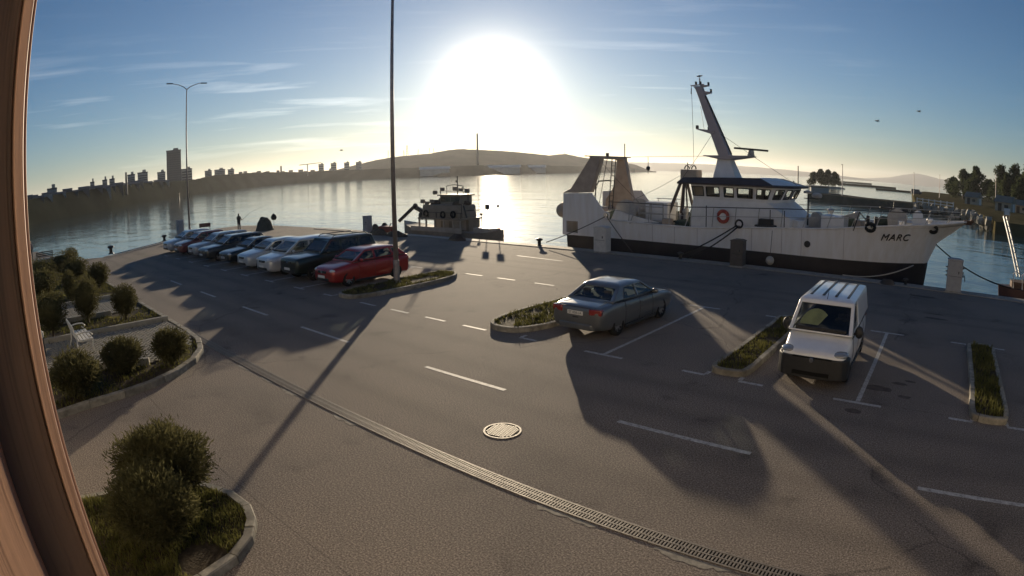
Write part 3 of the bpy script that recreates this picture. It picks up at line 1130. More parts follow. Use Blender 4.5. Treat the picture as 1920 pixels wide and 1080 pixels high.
def car(name, label, loc, rz, S, pm, group='parked vehicles on the quay'):
    T = thing(name, label, S.get('cat', 'car'), loc, rz, group)
    L, W, H = S['L'], S['W'], S['H']
    f, hw = L / 2, W / 2
    xf, xr, wr = S['xf'], S['xr'], S['wr']
    cx, cz = S['cowl']
    hz = S['hood']
    bx, bz = S['rb']
    dz = S['deck']
    belt = S['belt']
    gc = S.get('zb', .20)
    blunt = S.get('blunt', 0.0)
    st = [(-f, .84, gc + .22, dz - .12), (-f + .05, .93, gc + .10, dz - .03), (-f + .26, .985, gc + .05, dz), (min(xr, bx - .02) - .05, 1, gc, (dz * .35 + bz * .65) if bx > -f + .5 else bz),
          (xr + .55, 1, gc, bz), (0, 1, gc, belt), (cx - .1, 1, gc, cz), (xf, .995, gc, (cz * .55 + hz * .45)), (f - .40, .96, gc, hz + .01), (f - .12, .89 + blunt * .06, gc + .05, hz - .05 + blunt * .03), (f, .78 + blunt * .12, gc + .12, hz - .16 + blunt * .06)]
    st.sort()

    def prof(w, zb, zs):
        d = zs - zb
        return [(0, zb), (hw * w * .80, zb), (hw * w * .945, zb + .05), (hw * w * .985, zb + .25 * d), (hw * w, zb + .55 * d), (hw * w * .985, zb + .80 * d), (hw * w * .93, zs - .01), (hw * w * .80, zs + .02), (0, zs + .045)]
    body = MB()
    secs = []
    for x, w, zb, zs in st:
        h = prof(w, zb, zs)
        ring = [(x, y, z) for y, z in h] + [(x, -y, z) for y, z in h[-2:0:-1]]
        secs.append(ring)
    body.loft(secs)
    bo = body.build('body', pm, T, smooth=True, sub=2)
    # wheel arches cut out of the body sides
    ct = MB()
    for x in (xf, xr):
        for s in (-1, 1):
            ct.cyl((x, s * (hw - .30), wr), (x, s * (hw + .2), wr), wr + .055, n=28)
    co = ct.build('cut', m_well)
    bm_ = bo.modifiers.new('arch', 'BOOLEAN')
    bm_.object = co
    bm_.operation = 'DIFFERENCE'
    bm_.solver = 'EXACT'
    bm_.material_mode = 'TRANSFER'
    dg = bpy.context.evaluated_depsgraph_get()
    me = bpy.data.meshes.new_from_object(bo.evaluated_get(dg))
    bo.modifiers.clear()
    shade_auto(me, 38)
    bo.data = me
    wn = bo.modifiers.new('normals', 'WEIGHTED_NORMAL')
    wn.keep_sharp = True
    bpy.data.objects.remove(co)
    # wheels
    key = (wr, S.get('sp', 7))
    if key not in WHEELS:
        WHEELS[key] = wheel_proto(wr, .20, key[1], 'w')
    for x in (xf, xr):
        for s in (-1, 1):
            wh = bpy.data.objects.new('wheel', WHEELS[key][0])
            COL.objects.link(wh)
            wh.parent = T
            wh.location = (x, s * (hw - .115), wr)
            wh.rotation_euler = (0, random.uniform(0, 3), 0 if s > 0 else math.pi)
            piece('rim', WHEELS[key][1], wh, (0, 0, 0))
            piece('spokes', WHEELS[key][2], wh, (0, 0, 0))
    # cabin: pillars and roof with real window openings
    rf, rr = S['rf'], S['rr']
    wb, wt = hw * S.get('wb', .915), hw * S.get('wt', .73)
    zf, zr = cz + .01, bz + .01
    rows = [0, S.get('w0', .09), S.get('w1', .86), 1]
    side = S['side']                     # (x at belt, x at roof, window follows)
    ring = []
    for xb, xt, win in side:
        ring.append((xb, wb, xt, wt, win))
    for k, win in ((.99, 0), (.86, S.get('rearwin', 1)), (-.86, 0)):
        ring.append((bx - .03 * (1 - abs(k)), wb * k * .97, rr - .02, wt * k * .97, win))
    for xb, xt, win in side[::-1]:
        ring.append((xb, -wb, xt, -wt, 0))
    idx = len(ring) - len(side)
    for i in range(len(side) - 1):
        if side[len(side) - 2 - i][2]:
            r_ = ring[idx + i]
            ring[idx + i] = (*r_[:4], 1)
    ring[idx - 1] = (*ring[idx - 1][:4], 0)
    for k, win in ((-.99, 0), (-.90, 1), (.90, 0)):
        ring.append((cx + .10 * (1 - k * k), wb * k * .985, rf + .05 * (1 - k * k), wt * k * .985, win))
    n = len(ring)

    def pt(i, t):
        xb, yb, xt, yt, _ = ring[i % n]
        zb = zf + (zr - zf) * min(1, max(0, (cx - xb) / (cx - bx)))
        zt = H - .06 - .03 * abs((xt - (rf + rr) / 2) / (rf - rr)) * 2 * S.get('arc', 1)
        bul = math.sin(math.pi * t) * .022
        y = yb + (yt - yb) * t
        return Vector((xb + (xt - xb) * t, y + math.copysign(bul, y), zb + (zt - zb) * t))
    cab = MB()
    for t in rows:
        cab.v += [tuple(pt(i, t)) for i in range(n)]
    wins = []
    for r in range(3):
        for i in range(n):
            if r == 1 and ring[i][4]:
                wins.append(i)
                continue
            j = (i + 1) % n
            cab.f.append((r * n + i, r * n + j, (r + 1) * n + j, (r + 1) * n + i))
    # roof rings
    cxr = (rf + rr) / 2
    o = len(cab.v)
    for k, dz_ in ((.86, .042), (.5, .060)):
        for i in range(n):
            p = pt(i, 1)
            cab.v.append((cxr + (p.x - cxr) * k, p.y * k, p.z + dz_))
    for i in range(n):
        j = (i + 1) % n
        cab.f.append((3 * n + i, 3 * n + j, o + j, o + i))
        cab.f.append((o + i, o + j, o + n + j, o + n + i))
    cab.f.append(tuple(o + n + i for i in range(n)))
    cabo = cab.build('cabin', S.get('cabmat', pm), T, smooth=34)
    bv_ = cabo.modifiers.new('round', 'BEVEL')
    bv_.width = S.get('round', .035)
    bv_.segments = 3
    bv_.limit_method = 'ANGLE'
    bv_.angle_limit = R(24)
    bv_.harden_normals = False
    so_ = cabo.modifiers.new('thick', 'SOLIDIFY')
    so_.thickness = .03
    so_.offset = -1
    for i in wins:
        e = .05
        a0, a1 = pt(i, rows[1] - .03), pt(i + 1, rows[1] - .03)
        b0, b1 = pt(i, rows[2] + .03), pt(i + 1, rows[2] + .03)
        mid = (a0 + a1 + b0 + b1) / 4
        q0 = a0 + (a0 - a1).normalized() * e
        q1 = a1 + (a1 - a0).normalized() * e
        q2 = b1 + (b1 - b0).normalized() * e
        q3 = b0 + (b0 - b1).normalized() * e
        nn = (q1 - q0).cross(q3 - q0).normalized()
        if nn.dot(mid - Vector((cxr, 0, 1))) < 0:
            nn = -nn
        q4 = [p - nn * .022 for p in (q0, q1, q2, q3)]
        pane = MB().add(q4, [(0, 1, 2, 3)])
        nm = 'windscreen' if abs(mid.y) < .1 and mid.x > cxr else 'rear_window' if abs(mid.y) < .1 else 'side_window'
        pane.build(nm, S.get('glass', g_car), T)
    # interior
    it = MB()
    it.box(((cx + bx) / 2, 0, (zf + zr) / 2 + .012), (abs(cx - bx) * .86, wb * 1.7, .05))
    it.box((cx - .22, 0, zf + .05), (.36, wb * 1.6, .10))
    it.build('interior', m_inter, T, bevel=.02)
    for x in S.get('seats', (rf - .75, rf - 1.75)):
        for s in (-1, 1):
            sb = MB()
            sb.loft([[(x + dx, s * .36 * hw / .87 + dy, z) for dx, dy in ((-.05, -.2 * k), (.05, -.2 * k), (.05, .2 * k), (-.05, .2 * k))] for z, k in ((belt - .1, 1), (belt + .10, 1), (belt + .17, .8))])
            sb.loft([[(x - .03 + dx, s * .36 * hw / .87 + dy, z) for dx, dy in ((-.04, -.12), (.04, -.12), (.04, .12), (-.04, .12))] for z in (belt + .15, belt + .30)])
            sb.build('seat', m_seat, T, bevel=.02)
    # lamps, grille, bumpers, plates, mirrors, seams
    yl = hw * S.get('yl', .66)
    for s in (-1, 1):
        hl = MB()
        hl.ball((0, 0, 0), 1, 14, m=8)
        o_ = hl.build('headlight', S.get('lamp', m_lamp), T, smooth=True)
        o_.location = (f - S.get('hlx', .21), s * yl, hz - S.get('hlz', .13))
        o_.scale = (S.get('hls', (.17, .20, .085)))
        o_.rotation_euler = (0, 0, -s * R(28))
        ts = S.get('tls', (.10, .15, .085))
        tl = MB().box((0, 0, 0), (ts[0] * 2, ts[1] * 2, ts[2] * 2)).build('tail_light', m_tail, T, bevel=.025, smooth=40)
        tl.location = (-f + ts[0] + S.get('tlx', .012), s * (hw * .93 - ts[1]), S.get('tlz', dz - .16))
        tl.rotation_euler = (0, 0, -s * R(10))
        mi = MB().ball((0, 0, 0), 1, 12, m=8).build('wing_mirror', S.get('mirmat', pm), T, smooth=True)
        mi.location = (cx - .36, s * (hw + .09), belt + .09)
        mi.scale = S.get('mirs', (.07, .115, .08))
        arm = MB().bar((cx - .36, s * (hw - .10), belt + .03), (cx - .36, s * (hw + .03), belt + .06), .05, .04).build('mirror_arm', m_trim, T)
        for xs, top in S.get('doors', ((cx - .30, belt), (-.12, belt), (xr + .36, bz))):
            zb, zs = gc, top
            pf = prof(1, zb, zs)
            MB().tube([(xs, s * (y + .0015), z) for y, z in pf[2:7]], .006, 5).build('door_seam', m_trim, T)
        for xh in S.get('handles', (-.02, xr + .62)):
            MB().box((xh, s * (hw * 1.0), belt - .13), (.19, .035, .035)).build('door_handle', S.get('handmat', pm), T, bevel=.01)
        MB().bar((cx - .05, s * (hw * .97), belt - .005), (bx + .15, s * (hw * .965), bz - .005), .022, .022).build('window_trim', m_trim, T)
        MB().bar((xf - wr - .06, s * (hw * .955), gc + .035), (xr + wr + .06, s * (hw * .955), gc + .035), .05, .09).build('sill', S.get('sillmat', m_trim), T, bevel=.01)
    gz = hz - .19
    MB().prism([(f - .12, -yl + .18), (f + .012, -yl * .5), (f + .022, 0), (f + .012, yl * .5), (f - .12, yl - .18)], gz - .05, gz + .05).build('grille', m_trim, T)
    MB().prism([(f - .16, -hw * .72), (f + .012, -hw * .50), (f + .03, 0), (f + .012, hw * .50), (f - .16, hw * .72)], gc + .12, gc + .24).build('air_intake', S.get('bmat', m_trim), T, bevel=.015)
    if S.get('emblem', True):
        MB().lathe([(.055, 0), (.05, .016)], (f + .02, 0, gz + .0), 16, 'X').build('emblem', m_chrome, T)
    for x, zz, s, nm in ((f + S.get('px', .035), gc + .30, 1, 'front'), (-f - .012, S.get('rpz', dz - .28), -1, 'rear')):
        if nm == 'front' and not S.get('frontplate', True):
            continue
        pl = MB().box((x, 0, zz), (.02, .52, .112)).build('number_plate', m_plate, T, bevel=.006)
        if S.get('plate'):
            tx = text_mesh(S['plate'], .10, 'plate_text', m_ink, pl, ext=.001)
            tx.matrix_local = Matrix.Translation((x + s * .0115, 0, zz)) @ Matrix.Rotation(s * math.pi / 2, 4, 'Z') @ Matrix.Rotation(math.pi / 2, 4, 'X')
    ex = MB()
    ex.prism([(-f + .14, -hw * .80), (-f - .02, -hw * .60), (-f - .035, 0), (-f - .02, hw * .60), (-f + .14, hw * .80)], gc + .10, gc + .27)
    ex.build('rear_bumper', S.get('rbmat', pm), T, bevel=.03, smooth=30)
    wp = MB()
    for y0, y1 in ((-.45, .10), (.12, .55)):
        wp.bar((cx + .02, y0 * hw, zf + .035), (cx - .02, y1 * hw, zf + .055), .018, .018)
    wp.build('wipers', m_trim, T)
    return T


WHEELS = {}
HATCH = dict(L=4.25, W=1.75, H=1.50, xf=1.29, xr=-1.32, wr=.315, cowl=(1.04, .99), hood=.85, rb=(-1.92, 1.02), deck=.97, belt=.97, rf=.28, rr=-1.46, zb=.17,
             side=[(1.04, .28, 0), (.85, .20, 1), (-.12, -.14, 0), (-.22, -.22, 1), (-1.15, -1.02, 0), (-1.30, -1.12, 1), (-1.66, -1.32, 0), (-1.92, -1.46, 0)])
SUV = dict(L=4.75, W=1.85, H=1.84, xf=1.42, xr=-1.43, wr=.37, cowl=(1.02, 1.16), hood=1.08, rb=(-2.22, 1.18), deck=1.12, belt=1.14, rf=.36, rr=-2.02, zb=.30, wt=.76, wb=.93, blunt=.8,
           side=[(1.02, .36, 0), (.84, .28, 1), (-.10, -.12, 0), (-.22, -.24, 1), (-1.12, -1.10, 0), (-1.24, -1.22, 1), (-2.05, -1.90, 0), (-2.22, -2.02, 0)], arc=.3)
MPV = dict(L=4.55, W=1.82, H=1.68, xf=1.34, xr=-1.36, wr=.325, cowl=(1.28, 1.03), hood=.90, rb=(-2.10, 1.06), deck=1.0, belt=1.02, rf=.38, rr=-1.92, zb=.18, wt=.75,
           side=[(1.28, .38, 0), (1.06, .29, 1), (-.08, -.10, 0), (-.18, -.20, 1), (-1.10, -1.05, 0), (-1.24, -1.18, 1), (-1.95, -1.80, 0), (-2.10, -1.92, 0)], arc=.5, hls=(.22, .21, .10))
WAGON = dict(HATCH, L=4.6, H=1.48, xf=1.38, xr=-1.30, rb=(-2.12, 1.0), rr=-1.82, deck=.92,
             side=[(1.08, .33, 0), (.88, .24, 1), (-.08, -.10, 0), (-.18, -.20, 1), (-1.05, -.98, 0), (-1.18, -1.08, 1), (-1.95, -1.66, 0), (-2.12, -1.82, 0)], cowl=(1.08, .95), rf=.33, arc=.6)
SEDAN = dict(L=4.48, W=1.735, H=1.42, xf=1.31, xr=-1.31, wr=.315, cowl=(.98, .93), hood=.80, rb=(-1.52, .97), deck=.93, belt=.92, rf=.26, rr=-.92, zb=.18, wt=.70, sp=9,
             side=[(.98, .26, 0), (.82, .18, 1), (-.12, -.14, 0), (-.20, -.21, 1), (-1.02, -.70, 0), (-1.14, -.76, 0), (-1.52, -.92, 0)],
             plate='ST 058-LA', tlz=.80, tlx=.015, tls=(.12, .19, .085), rpz=.74, seats=(-.42, -1.12))
FRONT = -math.pi / 2                       # nose towards the lane (-Y)
CARS = [
    ('hatchback_car', 'red hatchback at the right end of the parked row', -22.0, 15.45, HATCH, ('paint_red', (0.36, 0.024, 0.020)), dict(sp=9)),
    ('off_road_car', 'dark green off-road car with roof rails next to the red hatchback', -24.75, 15.75, SUV, ('paint_deep_green', (0.012, 0.020, 0.016)), dict(glass=g_dark)),
    ('people_carrier', 'pale silver people carrier third from the right in the parked row', -27.55, 15.65, MPV, ('paint_silver', (0.62, 0.62, 0.62)), dict()),
    ('hatchback_car', 'light blue-grey hatchback left of the silver people carrier', -30.55, 15.6, HATCH, ('paint_ice', (0.50, 0.53, 0.55)), dict()),
    ('saloon_car', 'dark saloon in the middle of the parked row, left of the light blue-grey hatchback', -33.4, 15.6, SEDAN, ('paint_dark', (0.022, 0.026, 0.026)), dict(glass=g_dark)),
    ('estate_car', 'dark grey estate car fourth from the left in the parked row', -36.3, 15.7, WAGON, ('paint_charcoal', (0.035, 0.038, 0.040)), dict(glass=g_dark)),
    ('estate_car', 'silver estate car third from the left in the parked row', -39.25, 15.75, WAGON, ('paint_pewter', (0.40, 0.40, 0.41)), dict()),
    ('hatchback_car', 'maroon hatchback second from the left in the parked row', -42.1, 15.5, HATCH, ('paint_maroon', (0.16, 0.035, 0.035)), dict()),
    ('hatchback_car', 'silver hatchback at the far left end of the parked row', -44.9, 15.4, HATCH, ('paint_grey', (0.52, 0.52, 0.53)), dict()),
]
for nm, lb, x, y, S, (pn, pc), ex in CARS:
    car(nm, lb, (x + random.uniform(-.12, .12), y + random.uniform(-.22, .22), 0), FRONT + R(random.uniform(-2.2, 2.2)), dict(S, **ex), paint(pn, pc))
suv = [o for o in scn.objects if o.name.startswith('off_road_car')][0]
for s in (-1, 1):
    MB().tube([(.2, s * .62, 1.80), (.1, s * .62, 1.90), (-1.7, s * .62, 1.90), (-1.85, s * .62, 1.80)], .022, 8).build('roof_rail', m_dark, suv)
for x in (-.1, -1.3):
    MB().box((x, 0, 1.915), (.08, 1.44, .03)).build('roof_bar', m_dark, suv, bevel=.008)

audi = car('saloon_car', 'grey-green saloon car seen from behind beside a grass island', (-9.32, 15.82, 0), math.pi / 2 + R(-1.0), SEDAN, paint('paint_steel', (0.15, 0.158, 0.165), .5, .32))
# shelf items behind the rear window
MB().box((-1.25, .1, 1.02), (.14, .5, .05)).build('parcel_shelf', m_inter, audi, bevel=.02)
MB().box((-2.235, 0, .905), (.012, 1.0, .012)).build('boot_seam', m_trim, audi)
for s in (-1, 1):
    MB().tube([(-2.20, s * .60, .90), (-1.75, s * .66, .985), (-1.60, s * .62, 1.0)], .006, 5).build('boot_seam', m_trim, audi)
MB().prism([(-2.02, .585), (-2.21, .45), (-2.245, 0), (-2.21, -.45), (-2.02, -.585)][::-1], .60, .635).build('bumper_strip', m_trim, audi)

VAN = dict(lamp=mat('van_headlamp', (0.34, 0.35, 0.36), .1, .3, var=.3, scale=14, coat=1.0), L=4.32, W=1.69, H=1.80, xf=1.36, xr=-1.36, wr=.30, cowl=(1.42, 1.09), hood=.84, round=.07, rb=(-2.10, 1.10), deck=1.0, belt=1.05, rf=.72, rr=-2.06, zb=.19, wt=.83, wb=.955, w0=.03, w1=.88, cat='van', frontplate=False, blunt=.5,
           side=[(1.42, .72, 0), (1.22, .62, 1), (.22, .20, 0), (.0, .0, 0), (-1.2, -1.2, 0), (-1.98, -1.95, 0), (-2.10, -2.06, 0)], arc=.25,
           doors=((1.10, 1.05), (.14, 1.06), (-.9, 1.08)), handles=(.28,), mirmat=m_trim, mirs=(.09, .11, .15), handmat=m_trim, bmat=m_trim, rbmat=m_trim,
           hls=(.25, .20, .085), hlx=.29, hlz=.075, yl=.74, px=.085, seats=(.12,), glass=glass('van_glass', (.52, .54, .53), .8), rearwin=0, tls=(.07, .06, .2), tlz=1.1)
van = car('delivery_van', 'white panel van with a yellow-green sunshade behind its windscreen', (-2.63, 15.33, 0), FRONT + R(1.2), VAN, paint('paint_white', (0.80, 0.80, 0.81), 0.0, .4))
# unpainted dark front bumper, roof ribs, sunshade behind the glass
bp = MB()
bp.loft([[(x, y, z) for x, y in ((1.68, -.872), (1.96, -.855), (2.13, -.73), (2.215, -.4), (2.235, 0), (2.215, .4), (2.13, .73), (1.96, .855), (1.68, .872))] + [(x, y, z) for x, y in ((1.64, .7), (1.64, -.7))] for z in (.22, .40, .64, .70)])
bp.build('front_bumper', m_trim, van, bevel=.03, smooth=35)
MB().lathe([(.06, 0), (.055, .016)], (2.235, 0, .655), 16, 'X').build('emblem', m_chrome, van)
MB().box((2.215, 0, .34), (.06, .9, .09)).build('lower_intake', m_well, van, bevel=.01)
MB().box((2.195, 0, .70), (.06, .95, .03)).build('upper_grille', m_well, van, bevel=.006)
for y in (-.50, -.17, .17, .50):
    MB().bar((.42, y * .98, 1.800 - abs(y) * .03), (-1.9, y * .98, 1.797 - abs(y) * .03), .07, .02).build('roof_rib', van.children[0].data.materials[0], van, bevel=.008)
m_shade = mat('sunshade_foil', (0.80, 0.85, 0.42), 0.45, var=0.25, scale=5)
sh = MB()
pts = [(0, -.04)] + [(.36 * math.cos(a), .36 * math.sin(a)) for a in [math.pi * i / 12 for i in range(3, 13)]] + [(-.38, -.04)]
sh.add([(1.22 - .80 * (z + .04), y * 1.1 - .20, 1.15 + z * 1.1) for y, z in pts + [(.18, -.04)]], [tuple(range(len(pts) + 1))])
sh.build('sunshade', m_shade, van)
MB().tube([(.80, 0, 1.78), (.62, 0, 1.93)], .008, 5).build('aerial', m_trim, van)

# ---------------------------------------------------------------- moored research trawler
m_hullw = mat('hull_white', (0.76, 0.74, 0.73), 0.5, col2=(0.66, 0.62, 0.57), scale=2.0, bump=0.08, bscale=1.5, stretch=(1.6, 1.6, .22), detail=8)
m_hullb = mat('hull_black', (0.030, 0.024, 0.026), 0.6, var=0.4, scale=1.2)
m_shipw = mat('ship_white', (0.78, 0.77, 0.76), 0.5, var=0.12, scale=2)
m_gantry = mat('gantry_ochre', (0.46, 0.37, 0.29), 0.65, var=0.25, scale=2)
m_roofs = mat('wheelhouse_roof', (0.055, 0.040, 0.040), 0.6, var=0.25, scale=2)
m_deck = mat('ship_deck', (0.22, 0.20, 0.17), 0.8, var=0.3, scale=3)
m_rail = mat('rail_paint', (0.42, 0.40, 0.37), 0.55, var=0.2, scale=6)
m_redb = mat('buoy_red', (0.38, 0.06, 0.04), 0.6, var=0.2)
m_mast = mat('mast_paint', (0.42, 0.36, 0.36), 0.5, var=0.15, scale=2)
g_ship = glass('ship_glass', (0.80, 0.82, 0.80), 0.8)

ship = thing('trawler', 'white steel trawler with black lower hull, raked mast and MARC on its bow', 'ship', (-11.0, 34.2, WATER_Z))
SO = Vector(ship.location)
YC = 34.2


def att(o, par=None):
    if par is None:
        o.parent = ship
        o.location = Vector(o.location) - SO
    else:
        o.parent = par
    return o


def sp(mb, name, m, par=None, **k):
    return att(mb.build(name, m, **k), par)


def sheer(x):
    return interp([(-22.4, 1.75), (-19.5, 1.70), (-17, 1.60), (-13.4, 1.55), (-9, 1.86), (-6, 2.06), (-3.5, 2.36), (-1.5, 2.58), (0.5, 2.76), (1.95, 2.95)], x)


def stem_z(x):
    return interp([(-0.55, -2.2), (-0.42, -0.5), (-0.31, .35), (-.14, .94), (.2, 1.65), (.75, 2.05), (1.23, 2.35), (1.53, 2.62), (1.95, 2.88)], x)


def hull_y(x, z):
    yd = interp([(-22.4, 2.95), (-20, 3.2), (-15, 3.27), (-6, 3.27), (-4, 3.12), (-2, 2.75), (-.8, 2.25), (0, 1.75), (.8, 1.15), (1.4, .65), (1.95, .14)], x)
    yw = interp([(-22.4, 2.7), (-20, 3.05), (-15, 3.2), (-7, 3.2), (-5, 2.95), (-3, 2.25), (-1.8, 1.4), (-.9, .5), (-.45, .03), (2, 0.0)], x)
    s = sheer(x)
    zl = stem_z(x) if x > -.55 else -9
    z0 = max(-.6, zl)
    k = max(0.0, min(1, (z - z0) / max(.05, s - z0)))
    base = yw if zl < -.55 else 0.02
    y = base + (yd - base) * k ** 1.25
    if z < -.6:
        y *= max(.15, 1 + (z + .6) * .3)
    return y


BOOT = 0.58
xs = [-22.3 + .5 * i for i in range(41)] + [-1.9, -1.5, -1.1, -.8, -.6, -.45, -.3, -.1, .2, .5, .8, 1.1, 1.4, 1.7, 1.9]


def hull_part(z0f, z1f, rows, xr):
    mb = MB()
    for s in (-1, 1):
        secs = []
        for x in xr:
            zl = stem_z(x) if x > -.55 else -9
            a, b = max(z0f(x), zl), z1f(x)
            a = min(a, b - .001)
            secs.append([(x, YC + s * hull_y(x, a + (b - a) * r / rows), a + (b - a) * r / rows) for r in range(rows + 1)])
        mb.loft(secs, closed=False, caps=False)
    return mb


lo = hull_part(lambda x: -2.0, lambda x: BOOT, 6, [x for x in xs if x < -.2])
for s0 in (0,):
    n = 7
    lo.add([(-22.3, YC + s * hull_y(-22.3, -2 + (BOOT + 2) * r / 6), -2 + (BOOT + 2) * r / 6) for s in (-1, 1) for r in range(7)], [(r, r + 1, r + 8, r + 7) for r in range(6)])
sp(lo, 'lower_hull', m_hullb, smooth=40)
up = hull_part(lambda x: BOOT, sheer, 8, [x for x in xs if x > -19.35])
sp(up, 'upper_hull', m_hullw, smooth=40)
# welded plate seams and rust weeps are thin geometry
for x in (-16.0, -14.6, -13.2, -10.0, -8.3, -7.2, -4.9):
    sp(MB().tube([(x, YC - hull_y(x, z) - .006, z) for z in [BOOT + (sheer(x) - BOOT) * i / 5 for i in range(6)]], .012, 5), 'plate_seam', m_mast)
# stern quarters: high white plates with an opening each side, transom
for s in (-1, 1):
    y0 = YC + s * 3.12
    y1 = YC + s * 3.20
    for out in ([(-22.35, 1.45), (-19.12, 1.45), (-19.12, 1.95), (-20.2, 3.22), (-22.25, 3.16)], [(-21.2, BOOT), (-19.12, BOOT), (-19.12, 1.46), (-21.2, 1.46)], [(-22.35, BOOT), (-22.05, BOOT), (-22.05, 1.46), (-22.35, 1.46)], [(-22.06, BOOT), (-21.19, BOOT), (-21.19, .74), (-22.06, .74)]):
        sp(MB().prism(out, min(y0, y1), max(y0, y1), 'Y'), 'stern_plate', m_hullw, bevel=.01)
tr = MB().box((-22.3, YC, 1.0), (.08, 6.2, .84)).box((-22.3, YC - 2.3, 2.3), (.08, 1.6, 1.7)).box((-22.3, YC + 2.3, 2.3), (.08, 1.6, 1.7))
sp(tr, 'transom', m_hullw)
sp(MB().lathe([(.05, -.5), (.42, -.42), (.55, 0), (.42, .42), (.05, .5)], (-22.62, YC - 2.5, 2.05), 16, 'Y'), 'trawl_float', m_gantry, smooth=True)
# decks
dk = MB()
dxs = [x for x in xs if x > -22.2]
dk.loft([[(x, YC - hull_y(x, sheer(x)) * .985, sheer(x) - .16), (x, YC + hull_y(x, sheer(x)) * .985, sheer(x) - .16)] for x in dxs], closed=False, caps=False)
sp(dk, 'deck', m_deck)
for s in (-1, 1):
    sp(MB().tube([(x, YC + s * (hull_y(x, sheer(x)) + .01), sheer(x)) for x in xs if x > -19.3], .05, 6), 'rubbing_strake', m_hullw, smooth=True)
bw = MB().box((2.0, YC, 2.93), (.5, .42, .22)).cyl((2.25, YC - .3, 3.02), (2.25, YC + .3, 3.02), .10, n=10)
sp(bw, 'bow_roller', m_rust, bevel=.02)
# name on both bows
for s in (-1, 1):
    a = Vector((-2.85, YC + s * (hull_y(-2.85, 1.92) + .012), 1.90))
    b = Vector((-1.55, YC + s * (hull_y(-1.55, 1.95) + .012), 1.96))
    c = Vector((-2.2, YC + s * (hull_y(-2.2, 2.2) + .012), 2.2))
    mid = (a + b) / 2
    X = (b - a).normalized() * (1 if s < 0 else -1)
    up_ = (c - mid)
    up_ = (up_ - X * up_.dot(X)).normalized()
    Z = X.cross(up_)
    t = text_mesh('MARC', .56, 'ship_name', m_hullb, ship, shear=.28, ext=.02, space=1.12)
    mw = Matrix((X, up_, Z)).transposed().to_4x4()
    mw.translation = mid + Z * .055 - SO
    t.matrix_local = mw
# portholes, hawse fender and tyre fenders
for x, z in ((-6.87, 1.21),):
    sp(MB().lathe([(.17, 0), (.17, .05), (.13, .05), (.13, .02)], (x, YC - hull_y(x, z) - .05, z), 18, 'Y'), 'porthole', m_dark)
for x, z, r in ((-3.5, 2.34, .24), (-.08, 2.47, .22)):
    sp(MB().tube([(x + r * math.cos(a), YC - hull_y(x, z) - .06, z + r * .75 * math.sin(a)) for a in [2 * math.pi * i / 14 for i in range(14)]], .09, 8, closed=True), 'fender_tyre', m_black, smooth=True)
for x, z in ((-19.1, 1.9), (-10.72, 1.95)):
    sp(MB().tube([(x + .20 * math.cos(a), YC - hull_y(x, min(z, sheer(x))) - .05, z + .20 * math.sin(a)) for a in [2 * math.pi * i / 16 for i in range(16)]], .055, 8, closed=True), 'fairlead', m_hullw if x < -15 else m_dark, smooth=True)

# stern gantry: two fins with a cross beam, ladder and aerial
sp(MB().prism([(-22.39, 3.17), (-21.74, 3.47), (-20.26, 5.43), (-19.55, 5.38), (-19.62, 5.15), (-20.28, 3.25)], 31.05, 31.45, 'Y'), 'gantry_fin', m_gantry, bevel=.03)
sp(MB().prism([(-21.35, 1.1), (-21.15, 2.7), (-20.75, 3.2), (-20.5, 3.7), (-20.3, 5.2), (-20.55, 5.42), (-19.75, 5.40), (-19.3, 3.25), (-19.1, 2.5), (-19.2, 1.3)], 34.2, 34.6, 'Y'), 'gantry_fin', m_gantry, bevel=.03)
sp(MB().bar((-20.0, 31.0, 5.36), (-20.1, 34.7, 5.36), .62, .14), 'gantry_beam', m_gantry, bevel=.02)
sp(MB().bar((-20.6, 30.95, 5.46), (-19.6, 34.75, 5.44), .10, .06), 'gantry_cap', m_roofs)
sp(MB().cyl((-19.75, 34.3, 5.35), (-19.75, 34.3, 6.32), .035, n=6), 'gantry_aerial', m_dark)
sp(MB().cyl((-20.2, 32.9, 5.40), (-20.2, 32.9, 5.68), .10, n=10), 'gantry_lamp', m_dark)
ld = MB()
for y in (33.3, 33.75):
    ld.cyl((-20.4, y, 1.8), (-20.1, y, 5.35), .03, n=6)
for i in range(10):
    z = 2.0 + .32 * i
    ld.cyl((-20.4 + .0845 * (z - 1.8), 33.3, z), (-20.4 + .0845 * (z - 1.8), 33.75, z), .02, n=5)
sp(ld, 'ladder', m_dark)
for x0, y0 in ((-21.0, 32.0), (-20.7, 32.4)):
    sp(MB().cyl((x0, y0, 1.7), (-20.1, y0 + .3, 5.3), .02, n=5), 'trawl_wire', m_dark)
sp(MB().tube([(-21.1, 32.9, 1.7), (-21.1, 32.9, 3.6), (-20.9, 33.0, 3.9), (-20.2, 33.2, 3.95)], .05, 6), 'pipe_frame', m_dark)
sp(MB().loft([[(-20.9 + dx, YC + dy, z) for dx, dy in ((-.6 * k, -1.2 * k), (.75 * k, -1.2 * k), (.75 * k, .3), (-.6 * k, .3))] for z, k in ((1.5, 1.0), (1.9, 1.0), (2.15, .75), (2.25, .4))]), 'winch_cover', m_gantry, bevel=.05)

